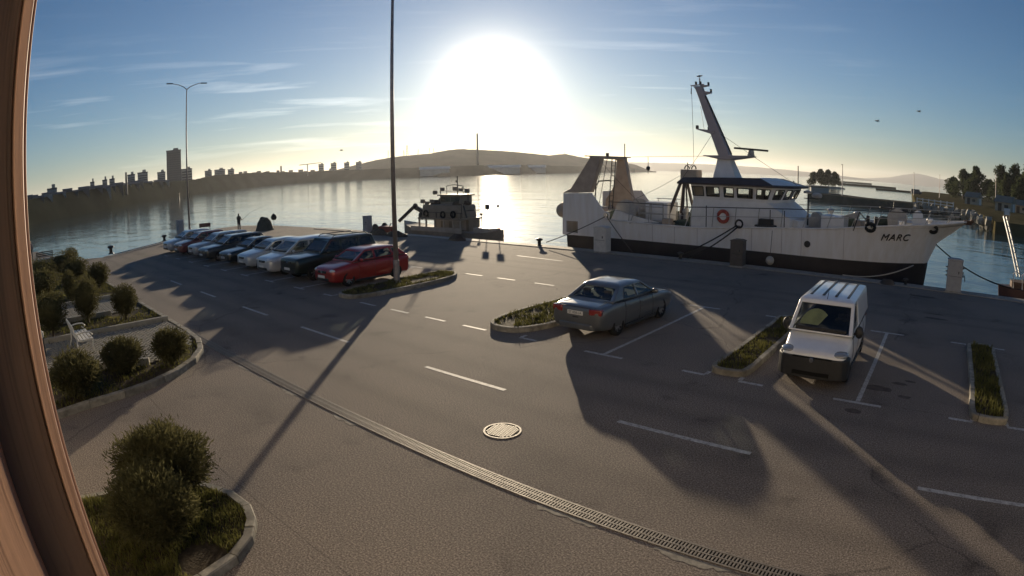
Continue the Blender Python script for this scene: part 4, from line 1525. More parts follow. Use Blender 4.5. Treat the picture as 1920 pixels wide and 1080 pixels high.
# net drum, deck winches and cage on the after deck
dr = MB().lathe([(.28, -.9), (.28, .9)], (-18.2, 32.6, 2.15), 16, 'Y').lathe([(.72, -.95), (.72, -.85)], (-18.2, 32.6, 2.15), 20, 'Y').lathe([(.72, .85), (.72, .95)], (-18.2, 32.6, 2.15), 20, 'Y')
sp(dr, 'net_drum', m_rail, smooth=30)
for y in (31.7, 33.6):
    cage = MB()
    for x in (-17.3, -16.5, -15.7):
        cage.bar((x, y, 1.5), (x, y, 2.72), .06)
    for z in (1.7, 2.1, 2.5, 2.72):
        cage.bar((-17.3, y, z), (-15.7, y, z), .05)
    sp(cage, 'deck_cage', m_rail)
sp(MB().box((-16.5, 33.0, 2.2), (1.5, 1.2, 1.1)), 'deck_locker', m_shipw, bevel=.04)
sp(MB().prism([(-19.0, 1.5), (-17.6, 1.5), (-16.9, 1.62), (-15.7, 1.66), (-17.8, 2.05), (-18.6, 2.3)], 31.15, 31.25, 'Y'), 'bulwark_wing', m_hullw)
for x, y in ((-17.6, 33.9), (-15.0, 33.4), (-14.6, 32.4)):
    sp(MB().cyl((x, y, 1.4), (x, y, 2.25), .12, .10, 10).ball((x, y, 2.3), .18, 10), 'vent_pipe', m_rail, smooth=30)
af = MB()
for y in (32.5, 34.6):
    af.bar((-15.95, y, 1.6), (-15.2, YC - .6, 4.55), .16, .14)
    af.bar((-14.85, y, 1.6), (-15.2, YC - .6, 4.55), .14, .12)
sp(af, 'derrick_legs', m_roofs)
sp(MB().ball((-15.15, YC - .6, 4.45), .22, 10), 'derrick_block', m_rail, smooth=True)
sp(MB().cyl((-15.2, YC - .5, 4.35), (-15.0, YC - .5, 1.6), .05, n=6), 'derrick_wire', m_dark)

# deckhouse and wheelhouse
house = MB()
pl = [(-13.85, 31.55), (-8.05, 31.55), (-7.75, 32.6), (-7.7, YC), (-7.75, 35.8), (-8.05, 36.85), (-13.85, 36.85)]
plt_ = [(-13.75, 31.6), (-9.35, 31.6), (-8.8, 32.6), (-8.7, YC), (-8.8, 35.8), (-9.35, 36.8), (-13.75, 36.8)]
house.loft([[(x, y, 1.4) for x, y in pl], [(x, y, 2.35) for x, y in pl], [(x, y, 3.10) for x, y in plt_]])
sp(house, 'deckhouse', m_shipw, smooth=25)
for x0, x1, z0, z1 in ((-11.2, -10.9, 1.75, 1.8), (-9.7, -9.4, 1.9, 1.95)):
    sp(MB().box(((x0 + x1) / 2, 31.53, (z0 + z1) / 2), (x1 - x0, .05, .05)), 'deckhouse_step', m_dark)
ring = [(-13.75, -13.85, 31.6, 31.45, 0), (-13.72, -13.78, 31.6, 31.45, 1), (-13.08, -13.10, 31.6, 31.45, 0), (-12.90, -12.92, 31.6, 31.45, 1), (-12.15, -12.15, 31.6, 31.45, 0), (-11.84, -11.86, 31.6, 31.45, 1), (-11.30, -11.30, 31.6, 31.45, 0),
        (-11.06, -11.08, 31.6, 31.45, 1), (-10.22, -10.16, 31.6, 31.45, 0), (-10.0, -9.90, 31.6, 31.45, 1), (-9.42, -9.10, 31.6, 31.45, 0),
        (-9.35, -8.98, 31.66, 31.5, 0), (-9.22, -8.84, 31.8, 31.7, 1), (-8.95, -8.52, 32.4, 32.35, 0), (-8.85, -8.42, 32.6, 32.6, 1), (-8.76, -8.32, 33.5, 33.5, 0), (-8.74, -8.30, 33.7, 33.7, 1), (-8.74, -8.30, 34.7, 34.7, 0), (-8.76, -8.32, 34.9, 34.9, 1),
        (-8.85, -8.42, 35.8, 35.8, 0), (-8.95, -8.52, 36.0, 36.05, 1), (-9.22, -8.84, 36.6, 36.7, 0), (-9.35, -8.98, 36.74, 36.9, 0),
        (-9.42, -9.10, 36.8, 36.95, 1), (-10.0, -9.90, 36.8, 36.95, 0), (-10.22, -10.16, 36.8, 36.95, 1), (-11.06, -11.08, 36.8, 36.95, 0), (-11.30, -11.30, 36.8, 36.95, 1), (-11.84, -11.86, 36.8, 36.95, 0),
        (-12.15, -12.15, 36.8, 36.95, 1), (-12.90, -12.92, 36.8, 36.95, 0), (-13.08, -13.10, 36.8, 36.95, 1), (-13.72, -13.78, 36.8, 36.95, 0), (-13.75, -13.85, 36.8, 36.95, 0), (-13.75, -13.85, 36.0, 36.0, 1), (-13.75, -13.85, 34.8, 34.8, 0), (-13.75, -13.85, 33.6, 33.6, 1), (-13.75, -13.85, 32.4, 32.4, 0)]
whl = MB()
rows = [(3.10, 0), (3.30, .25), (3.80, .88), (3.92, 1)]
n = len(ring)
for z, t in rows:
    whl.v += [(xb + (xt - xb) * t, yb + (yt - yb) * t, z) for xb, xt, yb, yt, w_ in ring]
wpan = []
for r in range(3):
    for i in range(n):
        if r == 1 and ring[i][4]:
            wpan.append(i)
            continue
        j = (i + 1) % n
        whl.f.append((r * n + i, r * n + j, (r + 1) * n + j, (r + 1) * n + i))
wo_ = sp(whl, 'wheelhouse', m_shipw)
md = wo_.modifiers.new('thick', 'SOLIDIFY')
md.thickness = .06
for i in wpan:
    j = (i + 1) % n
    q4 = [Vector(whl.v[k]) for k in (n + i, n + j, 2 * n + j, 2 * n + i)]
    c = sum(q4, Vector()) / 4
    ins = (Vector((-11.2, YC, c.z)) - c).normalized() * .03
    pn = sp(MB().add([v + ins for v in q4], [(0, 1, 2, 3)]), 'window_pane', g_ship)
    fr = MB()
    for a, b in zip(q4, q4[1:] + q4[:1]):
        fr.bar(a, b, .05, .05)
    fo = fr.build('window_frame', m_dark, pn)
# things one sees through the windows
sp(MB().box((-12.6, YC, 3.2), (1.6, 2.8, .25)), 'chart_table', m_roofs)
sp(MB().box((-9.6, YC, 3.28), (.5, 3.2, .35)), 'steering_console', m_roofs)
sp(MB().box((-10.65, 33.2, 3.45), (.28, .4, .8)), 'helm_chair', m_roofs, bevel=.06)
sp(MB().box((-13.45, 31.85, 3.55), (.5, .3, .55)), 'louvre_box', m_gantry)
roof = MB()
ro = [(-14.55, 31.1), (-8.9, 31.1), (-8.05, 32.3), (-7.85, YC), (-8.05, 36.1), (-8.9, 37.3), (-14.55, 37.3)]
ri = [(-14.3, 31.5), (-9.9, 31.7), (-9.55, 32.6), (-9.5, YC), (-9.55, 35.8), (-9.9, 36.7), (-14.3, 36.9)]
roof.loft([[(x, y, 3.92) for x, y in ro], [(x, y, 4.02) for x, y in ro], [(x, y, 4.28 if x < -12 else 4.40) for x, y in ri]])
sp(roof, 'wheelhouse_roof', m_roofs, smooth=20)
sp(MB().add([(-9.86, 31.75, 4.425), (-8.98, 31.3, 4.07), (-8.14, 32.4, 4.07), (-7.95, YC, 4.07), (-9.46, YC, 4.43), (-9.52, 32.62, 4.43)], [(0, 1, 2, 5), (5, 2, 3, 4)]), 'roof_front_panel', m_shipw)
# funnel
sp(MB().box((-14.72, YC - .7, 4.35), (1.05, .9, .75)), 'funnel', m_gantry, bevel=.05)
for dx in (-.25, .2):
    sp(MB().tube([(-14.75 + dx + .15 * math.cos(a) - .0, YC - .7, 4.75 + .22 * math.sin(a)) for a in [math.pi * i / 6 for i in range(7)]], .035, 6), 'exhaust_pipe', m_dark)
sp(MB().cyl((-15.1, YC - .4, 4.4), (-15.1, YC - .4, 5.15), .03, n=6).bar((-15.1, YC - .4, 5.05), (-14.8, YC - .4, 4.98), .03), 'whistle', m_dark)
# raked mast
mst = MB()


def msec(xa, xb, z, hy):
    return [(xa, YC - hy, z), (xb, YC - hy, z), (xb, YC + hy, z), (xa, YC + hy, z)]


mst.loft([msec(-13.40, -11.85, 4.2, .65), msec(-13.25, -12.15, 4.9, .5), msec(-13.15, -12.42, 5.6, .36)])
sp(mst, 'mast_foot', m_shipw, bevel=.05)
mst = MB()
mst.loft([msec(-13.13, -12.42, 5.6, .34), msec(-13.72, -13.08, 7.1, .28), msec(-14.40, -13.96, 9.1, .2), msec(-14.62, -14.12, 9.65, .17), msec(-14.75, -14.2, 9.8, .15)])
sp(mst, 'mast', m_mast, bevel=.04)
sp(MB().tube([(-12.35, YC - .1, 5.7), (-13.0, YC - .1, 7.1), (-13.95, YC - .1, 9.2)], .05, 6), 'mast_ladder_rail', m_dark)
sp(MB().prism([(-14.0, 5.56), (-13.1, 5.40), (-12.4, 5.36), (-11.0, 5.58), (-11.0, 5.64), (-14.0, 5.60)], YC - .6, YC + .6, 'Y'), 'crosstree', m_mast, bevel=.02)
sp(MB().prism([(-14.55, 7.16), (-13.5, 6.85), (-13.35, 6.9), (-13.35, 7.08), (-14.55, 7.2)], YC - .35, YC + .35, 'Y'), 'crosstree', m_mast, bevel=.02)
for x, z in ((-14.55, 7.2), (-13.78, 7.1)):
    sp(MB().box((x, YC - .1, z + .10), (.16, .16, .22)), 'navigation_light', m_dark, bevel=.03)
sp(MB().bar((-14.95, YC, 9.85), (-14.1, YC, 9.92), .12, .06), 'mast_arm', m_mast)
sp(MB().prism([(-14.3, 9.72), (-13.75, 9.80), (-13.75, 9.85), (-14.3, 9.88)], YC - .1, YC + .1, 'Y'), 'mast_bracket', m_mast)
sp(MB().prism([(-14.1, 9.25), (-13.6, 9.36), (-13.6, 9.42), (-14.1, 9.5)], YC - .1, YC + .1, 'Y'), 'mast_bracket', m_mast)
for x, z in ((-13.78, 9.85), (-13.63, 9.42), (-14.3, 9.92), (-14.6, 9.92)):
    sp(MB().box((x, YC, z + .09), (.12, .12, .2)), 'navigation_light', m_dark, bevel=.03)
sp(MB().cyl((-14.35, YC, 9.9), (-14.35, YC, 10.30), .05, n=8), 'masthead_pole', m_shipw)
sp(MB().cyl((-11.15, YC, 5.62), (-11.15, YC, 5.74), .22, .22, 12).ball((-11.15, YC, 5.83), .2, 12), 'radar_gearbox', m_rail, smooth=30)
sp(MB().bar((-12.05, YC - .5, 6.06), (-10.2, YC + .4, 5.98), .16, .11), 'radar_scanner', m_dark, bevel=.02)
sp(MB().tube([(-14.9, YC - .05, 9.85), (-14.75, YC - .3, 7), (-14.5, YC - .8, 4.9)], .012, 5), 'signal_halyard', m_dark)
sp(MB().tube([(-14.35, YC, 8.6), (-14.1, YC - .1, 7.15)], .012, 5), 'whip_aerial', m_dark)
sp(MB().bar((-14.92, YC, 9.70), (-14.95, YC, 9.35), .10, .02), 'small_flag', m_dark)
sp(MB().tube([(-19.75, 34.3, 5.45), (-17, 34.2, 5.50), (-14.0, 34.2, 5.56)], .012, 5), 'wire_stay', m_dark)
sp(MB().ball((-18.0, 34.2, 4.75), .14, 8).cyl((-18.0, 34.2, 5.46), (-18.0, 34.2, 4.4), .02, n=5), 'day_shape', m_dark)
# satellite dome and small masts forward
fm = MB().cyl((-7.35, 33.0, 2.0), (-7.35, 33.0, 3.75), .05, n=6).bar((-7.6, 33.0, 3.45), (-6.75, 33.0, 3.45), .05)
sp(fm, 'fore_mast', m_dark)
sp(MB().cyl((-8.4, 34.8, 4.0), (-8.4, 34.8, 5.2), .035, n=6), 'roof_aerial', m_dark)
sp(MB().lathe([(.26, -.1), (.32, 0), (.26, .12), (.1, .16)], (-6.85, 33.0, 3.62), 14), 'satellite_dome', m_rail, smooth=40)
sp(MB().lathe([(.22, 0), (.24, .10), (.06, .16)], (-7.4, 33.0, 3.72), 14), 'searchlight', m_rail, smooth=40)
# life raft, life ring, boxes on deck rail
sp(MB().tube([(-11.78 + .29 * math.cos(a), 31.2, 2.25 + .29 * math.sin(a)) for a in [2 * math.pi * i / 18 for i in range(18)]], .10, 8, closed=True), 'life_ring', m_redb, smooth=True)
sp(MB().box((-11.78, 31.22, 2.27), (.48, .05, .48)), 'life_ring_holder', m_shipw, bevel=.05)
sp(MB().box((-9.3, 31.25, 2.12), (.75, .5, .34)).box((-9.3, 31.2, 1.93), (1.1, .62, .09)), 'deck_box', m_dark, bevel=.03)
# railings
for s in (-1, 1):
    def ry(x):
        return YC + s * (hull_y(x, sheer(x)) - .05)
    tops = [(-19.0, 2.72), (-17.5, 2.74), (-13.8, 2.66), (-8.5, 2.88), (-4.4, 3.10), (-1.5, 3.22), (1.5, 3.38)]
    rx = [-19.0 + .5 * i for i in range(42)]
    for k, nm in ((1, 'top_rail'), (.55, 'middle_rail')):
        sp(MB().tube([(x, ry(x), sheer(x) + (interp(tops, x) - sheer(x)) * k) for x in rx], .026 if k == 1 else .018, 6), nm, m_dark if s < 0 and k == 1 else m_rail)
    for x in [-18.9 + 1.32 * i for i in range(16)]:
        lean = .18 if x > -8 else .05
        sp(MB().cyl((x - lean, ry(x), sheer(x) - .1), (x + lean, ry(x), interp(tops, x)), .024, n=6), 'stanchion', m_rail)
for x in (-12.7, -9.0, -8.2):
    sp(MB().bar((x, 31.0, sheer(x) - .9), (x, 31.0, 2.8), .04), 'rail_post', m_dark)
for x in (-17.5, -14.0):
    sp(MB().tube([(x, 30.95, 1.5), (x + .45, 30.97, 2.65)], .03, 6), 'rail_brace', m_rail)
sp(MB().tube([(-4.1, 30.98, 3.05), (-4.4, 31.0, 2.1)], .03, 6).tube([(-4.1, 30.98, 3.05), (-3.4, 31.05, 2.35)], .03, 6), 'rail_brace', m_dark)
# fore deck: hatch, windlass, lockers, bollards, ventilators
sp(MB().box((-5.7, 32.6, 2.3), (1.3, 1.6, .75)), 'deck_hatch', m_shipw, bevel=.04)
sp(MB().prism([(-5.3, 2.68), (-4.35, 2.68), (-4.3, 3.0)], 32.0, 32.9, 'Y'), 'hatch_awning', m_rail)
sp(MB().lathe([(.3, -.4), (.3, .4)], (-6.9, 33.4, 2.45), 14, 'Y').box((-6.9, 33.4, 2.2), (.7, 1.1, .5)), 'capstan', m_rail, smooth=30)
for x in (-3.75, -3.3):
    sp(MB().cyl((x, 32.0, 2.1), (x, 32.0, 2.85), .10, n=10), 'deck_bollard', m_dark)
wl = MB().lathe([(.55, -.55), (.55, -.45), (.3, -.4), (.3, .4), (.55, .45), (.55, .55)], (-2.2, 33.4, 2.75), 18, 'Y').box((-2.2, 33.4, 2.5), (1.0, 1.4, .5))
sp(wl, 'windlass', m_rail, smooth=30)
sp(MB().lathe([(.3, -.2), (.3, .2)], (-1.0, 33.2, 3.0), 14, 'Y').box((-.9, 33.2, 2.7), (.8, .9, .45)), 'anchor_winch', m_shipw, smooth=30)
for x, y in ((-4.6, 33.8), (-6.3, 34.4), (-.3, 34.4)):
    sp(MB().cyl((x, y, 2.0), (x, y, 2.75), .10, n=10).ball((x, y, 2.82), .22, 12, .6), 'mushroom_vent', m_shipw, smooth=30)
sp(MB().tube([(-3.2, 33.0, 3.3), (-2.4, 33.2, 3.25), (-1.6, 33.3, 3.2)], .05, 6).tube([(-2.8, 33.0, 3.6), (-2.5, 33.2, 3.25)], .02, 5).tube([(-2.4, 33.1, 3.65), (-2.45, 33.2, 3.25)], .02, 5), 'crane_stub', m_dark)


# standing rigging, net piles and boxes
for a, b in (((-13.2, YC - .2, 7.0), (-8.1, YC - .9, 4.1)), ((-13.6, YC + .3, 7.1), (-14.4, 31.3, 4.1)), ((-20.0, 31.3, 5.4), (-17.4, 31.9, 2.7)), ((-15.2, YC - .6, 4.5), (-18.2, 32.6, 2.8))):
    sp(MB().tube([a, tuple((Vector(a) + Vector(b)) / 2 - Vector((0, 0, .06))), b], .011, 5), 'wire_stay', m_dark)
for i, (x, y, r_) in enumerate(((-19.4, 32.6, .5), (-18.6, 35.2, .6), (-16.0, 35.0, .55), (-14.5, 31.9, .35), (-4.9, 34.2, .4), (-3.0, 34.6, .38))):
    z_ = sheer(x) - .1
    sp(core_ball((x, y, z_ + r_ * .4), (r_ * 1.5, r_ * 1.1, r_ * .8), i * 2.7, 1.0), 'net_pile', mat('net_green', (0.06, 0.085, 0.065), .95, var=.5, scale=6, bump=.8, bscale=14), smooth=True)
for i, (x, y, w_, h_) in enumerate(((-17.9, 31.6, .5, .5), (-15.4, 31.7, .6, .45), (-14.95, 32.9, .5, .7), (-7.6, 32.0, .55, .5), (-4.2, 31.9, .5, .45), (-6.6, 35.0, .6, .5), (-1.9, 32.3, .4, .35))):
    sp(MB().box((x, y, sheer(x) - .15 + h_ / 2), (w_, w_ * .8, h_), rz=i * .3), 'fish_crate', (m_shipw, m_gantry, m_rail)[i % 3], bevel=.02)

# mooring lines (things of their own)
def rope(label, pts, sag, r, m, group='mooring lines of the trawler'):
    a, b = Vector(pts[0]), Vector(pts[1])
    P = []
    for i in range(15):
        t = i / 14
        p = a.lerp(b, t)
        p.z -= sag * 4 * t * (1 - t)
        P.append(p)
    o = MB().tube(P, r, 6).build('mooring_line', m, smooth=True)
    return tag(o, label, 'rope', group)


rope('dark mooring line from the stern fairlead slanting down to the left', ((-19.15, 30.9, 1.85), (-22.3, 29.25, .25)), .08, .028, m_rope)
rope('dark mooring line from the stern fairlead slanting down to the right', ((-19.05, 30.9, 1.85), (-16.4, 29.3, .15)), .06, .028, m_rope)
rope('upper of the paired black mooring lines amidships', ((-10.85, 30.82, 1.85), (-13.6, 29.25, .15)), .10, .036, m_black)
rope('lower of the paired black mooring lines amidships', ((-10.75, 30.80, 1.80), (-13.0, 29.25, .10)), .16, .036, m_black)
rope('dark bow mooring line sagging over the water at the right', ((.15, 33.9, 1.6), (4.35, 29.6, .45)), .35, .035, m_black)
rope('pale rope hanging in a curve across the black bow', ((-1.05, 31.9, .62), (-4.6, 29.5, .08)), .28, .03, m_rope2)

# ---------------------------------------------------------------- street furniture on the quay
def lamp_post(label, x, y, z, h, r):
    t = thing('lamp_post', label, 'lamp post', (x, y, z), 0, 'tall twin-arm lamp posts')
    MB().lathe([(.24, 0), (.24, .03), (r * 1.25, .035), (r * 1.25, .9), (r, .93)], n=14).build('base', m_pole, t, smooth=30)
    MB().cyl((0, 0, .9), (0, 0, h), r, r * .5, 14).build('pole', m_pole, t, smooth=True)
    MB().box((0, -r * 1.1, .62), (.09, .02, .26)).build('service_door', m_dark, t)
    for s in (-1, 1):
        MB().tube([(0, 0, h - .05), (0, s * .35, h + .22), (0, s * .95, h + .45), (0, s * 1.6, h + .55 + (.06 if s > 0 else 0))], [r * .5, r * .42, r * .36, r * .3], 8).build('arm', m_pole, t, smooth=True)
        MB().loft([[(dx * k, s * yy, h + .56 + dz) for dx, dz in ((-.14, -.03), (.14, -.03), (.10, .05), (-.10, .05))] for yy, k in ((1.5, .5), (1.7, 1), (2.1, 1), (2.2, .5))]).build('luminaire', m_dark, t, bevel=.01)
    return t


lamp_post('tall steel lamp pole rising from the grass island past the top edge', -19.92, 15.85, .115, 13.9, .105)
lamp_post('tall slim lamp post with two curved arms by the water at far left', -57.0, 19.6, 0, 14.2, .095)


def bollard(label, x, y, s=1.0):
    t = thing('mooring_bollard', label, 'bollard', (x, y, 0), 0, 'iron mooring bollards along the quay edge')
    MB().lathe([(.26 * s, 0), (.24 * s, .06 * s), (.15 * s, .10 * s), (.14 * s, .38 * s), (.20 * s, .46 * s)], n=16).build('post', m_dark, t, smooth=40)
    MB().lathe([(.20 * s, .45 * s), (.29 * s, .50 * s), (.28 * s, .60 * s), (.10 * s, .66 * s), (.005, .67 * s)], n=16).build('cap', m_dark, t, smooth=40)


bollard('dark mushroom bollard on the slanting quay edge nearest the garden', -51.2, 10.0, 1.05)
bollard('dark mushroom bollard farther along the slanting quay edge', -55.6, 16.4, .9)
bollard('iron bollard at the quay edge just left of the trawler stern', -22.75, 29.15, .75)
bollard('low iron bollard beside the trawler bow, left of the grey pedestal', -1.3, 29.2, .5)
bollard('low iron bollard at the quay edge under the amidships mooring lines', -13.4, 29.2, .6)

m_ped = mat('pedestal_grey', (0.34, 0.34, 0.35), 0.6, var=0.2, scale=4)
m_ped2 = mat('pedestal_white', (0.60, 0.58, 0.54), 0.6, var=0.2, scale=4)
m_ped3 = mat('pedestal_brown', (0.10, 0.085, 0.075), 0.6, var=0.25, scale=4)


def pedestal(label, x, y, w, d, h, m, taps=False):
    t = thing('service_pedestal', label, 'pedestal', (x, y, 0), 0, 'shore power pedestals on the quay')
    MB().box((0, 0, .04), (w * 1.12, d * 1.12, .08)).build('plinth', m_concrete, t, bevel=.01)
    MB().box((0, 0, .08 + (h - .14) / 2), (w, d, h - .14)).build('cabinet', m, t, bevel=.025)
    MB().prism([(-w * .53, h - .06), (w * .53, h - .06), (w * .53, h - .02), (w * .3, h + .03), (-w * .3, h + .03), (-w * .53, h - .02)], -d * .53, d * .53, 'Y').build('lid', m, t, bevel=.01)
    MB().box((0, -d / 2 - .004, h * .5), (w * .82, .012, .015)).build('door_joint', m_dark, t)
    MB().box((w * .25, -d / 2 - .012, h * .62), (.05, .03, .12)).build('latch', m_dark, t)
    if taps:
        for s in (-1, 1):
            for z in (h * .50, h * .62, h * .75):
                MB().cyl((s * w * .48, 0, z), (s * (w * .5 + .09), -.02, z - .01), .035, n=8).build('socket', m_dark, t)
        MB().tube([(w * .5, -.05, h * .58), (w * .5 + .14, -.08, h * .52), (w * .5 + .16, -.08, h * .36)], .025, 6).build('hose', m_dark, t)


pedestal('grey shore power pedestal left of the fishing boat', -39.7, 28.8, .62, .5, 1.35, m_ped)
pedestal('pale shore power pedestal in front of the trawler stern', -18.1, 28.9, .78, .6, 1.45, m_ped2)
pedestal('dark brown shore power pedestal in front of the trawler amidships', -10.0, 28.8, .68, .55, 1.35, m_ped3)
pedestal('grey pedestal with sockets and a hose right of the trawler bow', 1.2, 29.0, .78, .55, 1.50, m_ped, True)
pedestal('green-grey cabinet by the far left lamp post', -58.0, 18.9, .75, .6, 1.6, m_ped)
bd = thing('information_board', 'low red-brown board on two posts behind the parked cars', 'board', (-56.0, 20.9, 0), R(65))
MB().box((0, 0, .95), (1.15, .05, .38)).build('panel', mat('board_red', (0.12, 0.035, 0.03), .6, var=.3), bd, bevel=.01)
for s in (-1, 1):
    MB().cyl((s * .5, 0, 0), (s * .5, 0, .95), .03, n=8).build('post', m_dark, bd)

fd = thing('fender_buoy', 'round pale fender ball hanging by the trawler side amidships', 'fender', (-8.75, 30.4, .25))
MB().ball((0, 0, 0), .23, 14, m=10).build('ball', m_rope2, fd, smooth=True)
MB().cyl((0, 0, .2), (-.02, .3, 1.5), .015, n=5).build('lanyard', m_rope, fd)
cr = thing('rope_coil', 'small heap of coiled rope on the quay beside the trawler bow', 'rope', (-2.2, 28.9, .01))
for i in range(4):
    MB().tube([((.32 - .04 * i) * math.cos(a) * (1.2), (.32 - .04 * i) * math.sin(a), .03 + .045 * i) for a in [2 * math.pi * k / 18 for k in range(18)]], .026, 6, closed=True).build('coil', m_rope, cr, smooth=True)


def heap(name, label, cat, x, y, w, d, h, m, seed, z=0.0):
    mb = MB()
    n, k = 26, 8
    vs, fs = [], []
    for i in range(k + 1):
        t = i / k
        for j in range(n):
            a = 2 * math.pi * j / n
            rr = (1 - t) ** .6 * (1 + .22 * noise.noise((math.cos(a) * 1.3 + seed, math.sin(a) * 1.3, t * 2)))
            zz = h * math.sin(min(1, t * 1.05) * math.pi / 2) * (1 + .3 * noise.noise((math.cos(a) * 2 + seed, math.sin(a) * 2, t * 3 + 5)))
            vs.append((rr * w / 2 * math.cos(a), rr * d / 2 * math.sin(a), max(-.01, zz) if i else -.01))
    for i in range(k):
        for j in range(n):
            fs.append((i * n + j, i * n + (j + 1) % n, (i + 1) * n + (j + 1) % n, (i + 1) * n + j))
    mb.add(vs, fs)
    o = mb.build(name, m, smooth=True, loc=(x, y, z))
    return tag(o, label, cat)


m_net = mat('fishing_net', (0.085, 0.062, 0.045), 0.95, var=0.5, scale=7, bump=0.9, bscale=14)
m_tarp = mat('tarpaulin_green', (0.05, 0.055, 0.042), 0.8, var=0.4, scale=3, bump=0.5, bscale=5)
heap('net_heap', 'rounded dark green heap under tarpaulin behind the parked cars', 'net heap', -52.8, 26.0, 2.1, 1.7, 1.15, m_tarp, 3.0)
heap('net_heap', 'low brown net heap on the quay left of the fishing boat', 'net heap', -37.6, 28.3, 2.2, .9, .42, m_net, 11.0)
heap('net_heap', 'low brown net heap on the quay in front of the fishing boat', 'net heap', -35.3, 28.2, 2.4, .8, .35, m_net, 19.0)
heap('net_heap', 'net heap with pale floats at the quay edge by the skiff', 'net heap', -29.3, 28.7, 1.5, .9, .38, m_net, 27.0)
pb = thing('parasol', 'small dark furled parasol sticking up beside the tarpaulin heap', 'parasol', (-52.0, 26.6, 0))
MB().cyl((0, 0, 0), (.1, 0, 1.5), .02, n=6).build('pole', m_dark, pb)
MB().loft([[(r * math.cos(a) + .08, r * math.sin(a) * .7, z) for a in [2 * math.pi * i / 10 for i in range(10)]] for r, z in ((.28, .95), (.40, 1.2), (.26, 1.42), (.04, 1.55))]).build('canopy', m_black, pb, smooth=True)


# people: one continuous skinned figure each
def person(label, x, y, rz, cloth, pose, hat=None):
    t = thing('person', label, 'person', (x, y, 0), rz, 'people at the waterside')
    V, E, Rd = [], [], []

    def chain(pts, start=None):
        prev = start
        for p, r in pts:
            V.append(p)
            Rd.append(r)
            i = len(V) - 1
            if prev is not None:
                E.append((prev, i))
            prev = i
        return prev
    V.append((0, 0, .95))
    Rd.append((.155, .115))
    ch = chain([((0, .0, 1.15), (.15, .11)), ((0, .01, 1.36), (.175, .115))], 0)
    nk = chain([((0, .015, 1.50), (.06, .06))], ch)
    chain([((0, .03, 1.58), (.085, .09)), ((0, .035, 1.67), (.088, .095)), ((0, .03, 1.735), (.055, .06))], nk)
    for s in (-1, 1):
        chain([((s * .10, 0, .86), (.10, .10)), ((s * .115, .01, .48), (.068, .068)), ((s * .12, -.01, .10), (.047, .05)), ((s * .13, .06, .04), (.045, .045)), ((s * .14, .16, .03), (.04, .03))], 0)
        if pose == 'rod' and s > 0:
            arm = [((.20, .02, 1.38), (.065, .065)), ((.27, .06, 1.14), (.05, .05)), ((.20, .30, 1.12), (.038, .038)), ((.17, .38, 1.14), (.045, .03)), ((.16, .43, 1.13), (.03, .022))]
        elif pose == 'rod':
            arm = [((-.20, .02, 1.38), (.065, .065)), ((-.26, .08, 1.13), (.05, .05)), ((-.02, .30, 1.05), (.038, .038)), ((.06, .34, 1.08), (.045, .03)), ((.10, .37, 1.09), (.03, .022))]
        else:
            arm = [((s * .20, 0, 1.38), (.065, .065)), ((s * .25, -.01, 1.10), (.05, .05)), ((s * .24, .06, .86), (.038, .038)), ((s * .235, .08, .77), (.042, .028)), ((s * .23, .085, .70), (.03, .02))]
        chain(arm, ch)
    me = bpy.data.meshes.new('body')
    me.from_pydata(V, E, [])
    o = bpy.data.objects.new('body', me)
    COL.objects.link(o)
    o.modifiers.new('skin', 'SKIN')
    for i, r in enumerate(Rd):
        me.skin_vertices[0].data[i].radius = r
    me.skin_vertices[0].data[0].use_root = True
    sm = o.modifiers.new('sub', 'SUBSURF')
    sm.levels = 2
    sm.render_levels = 2
    dg = bpy.context.evaluated_depsgraph_get()
    m2 = bpy.data.meshes.new_from_object(o.evaluated_get(dg))
    o.modifiers.clear()
    o.data = m2
    skin = mat('skin', (0.30, 0.17, 0.12), .6)
    trou = mat('trousers_dark', (0.03, 0.032, 0.04), .85, var=.3)
    hair = mat('hair_dark', (0.03, 0.022, 0.018), .7)
    m2.materials.clear()
    for m in (cloth, trou, skin, hair):
        m2.materials.append(m)
    for p in m2.polygons:
        z, yy = p.center.z, p.center.y
        p.material_index = 1 if z < .93 and abs(p.center.x) < .21 else 2 if z > 1.49 and (yy > .02 and z < 1.70) else 3 if z > 1.56 else 0
        if abs(p.center.x) < .25 and yy > .33 and 1.0 < z < 1.2:
            p.material_index = 2
    m2.shade_smooth()
    o.parent = t
    return t


pA = person('person in dark clothes fishing at the water edge behind the cars', -55.2, 24.3, R(30), mat('jacket_black', (0.03, 0.03, 0.034), .85, var=.3), 'rod')
rod = MB().tube([(-55.2 + .05, 24.3 + .35, 1.05), (-55.0, 25.5, 1.7), (-54.6, 27.2, 2.3)], [.018, .010, .004], 6).build('fishing_rod', m_dark)
tag(rod, 'thin fishing rod held out over the water by the angler', 'fishing rod')
person('person in dark purple jacket standing by the water, half hidden by the wooden frame', -58.0, 2.95, R(-60), mat('jacket_purple', (0.045, 0.035, 0.07), .85, var=.3), 'stand')

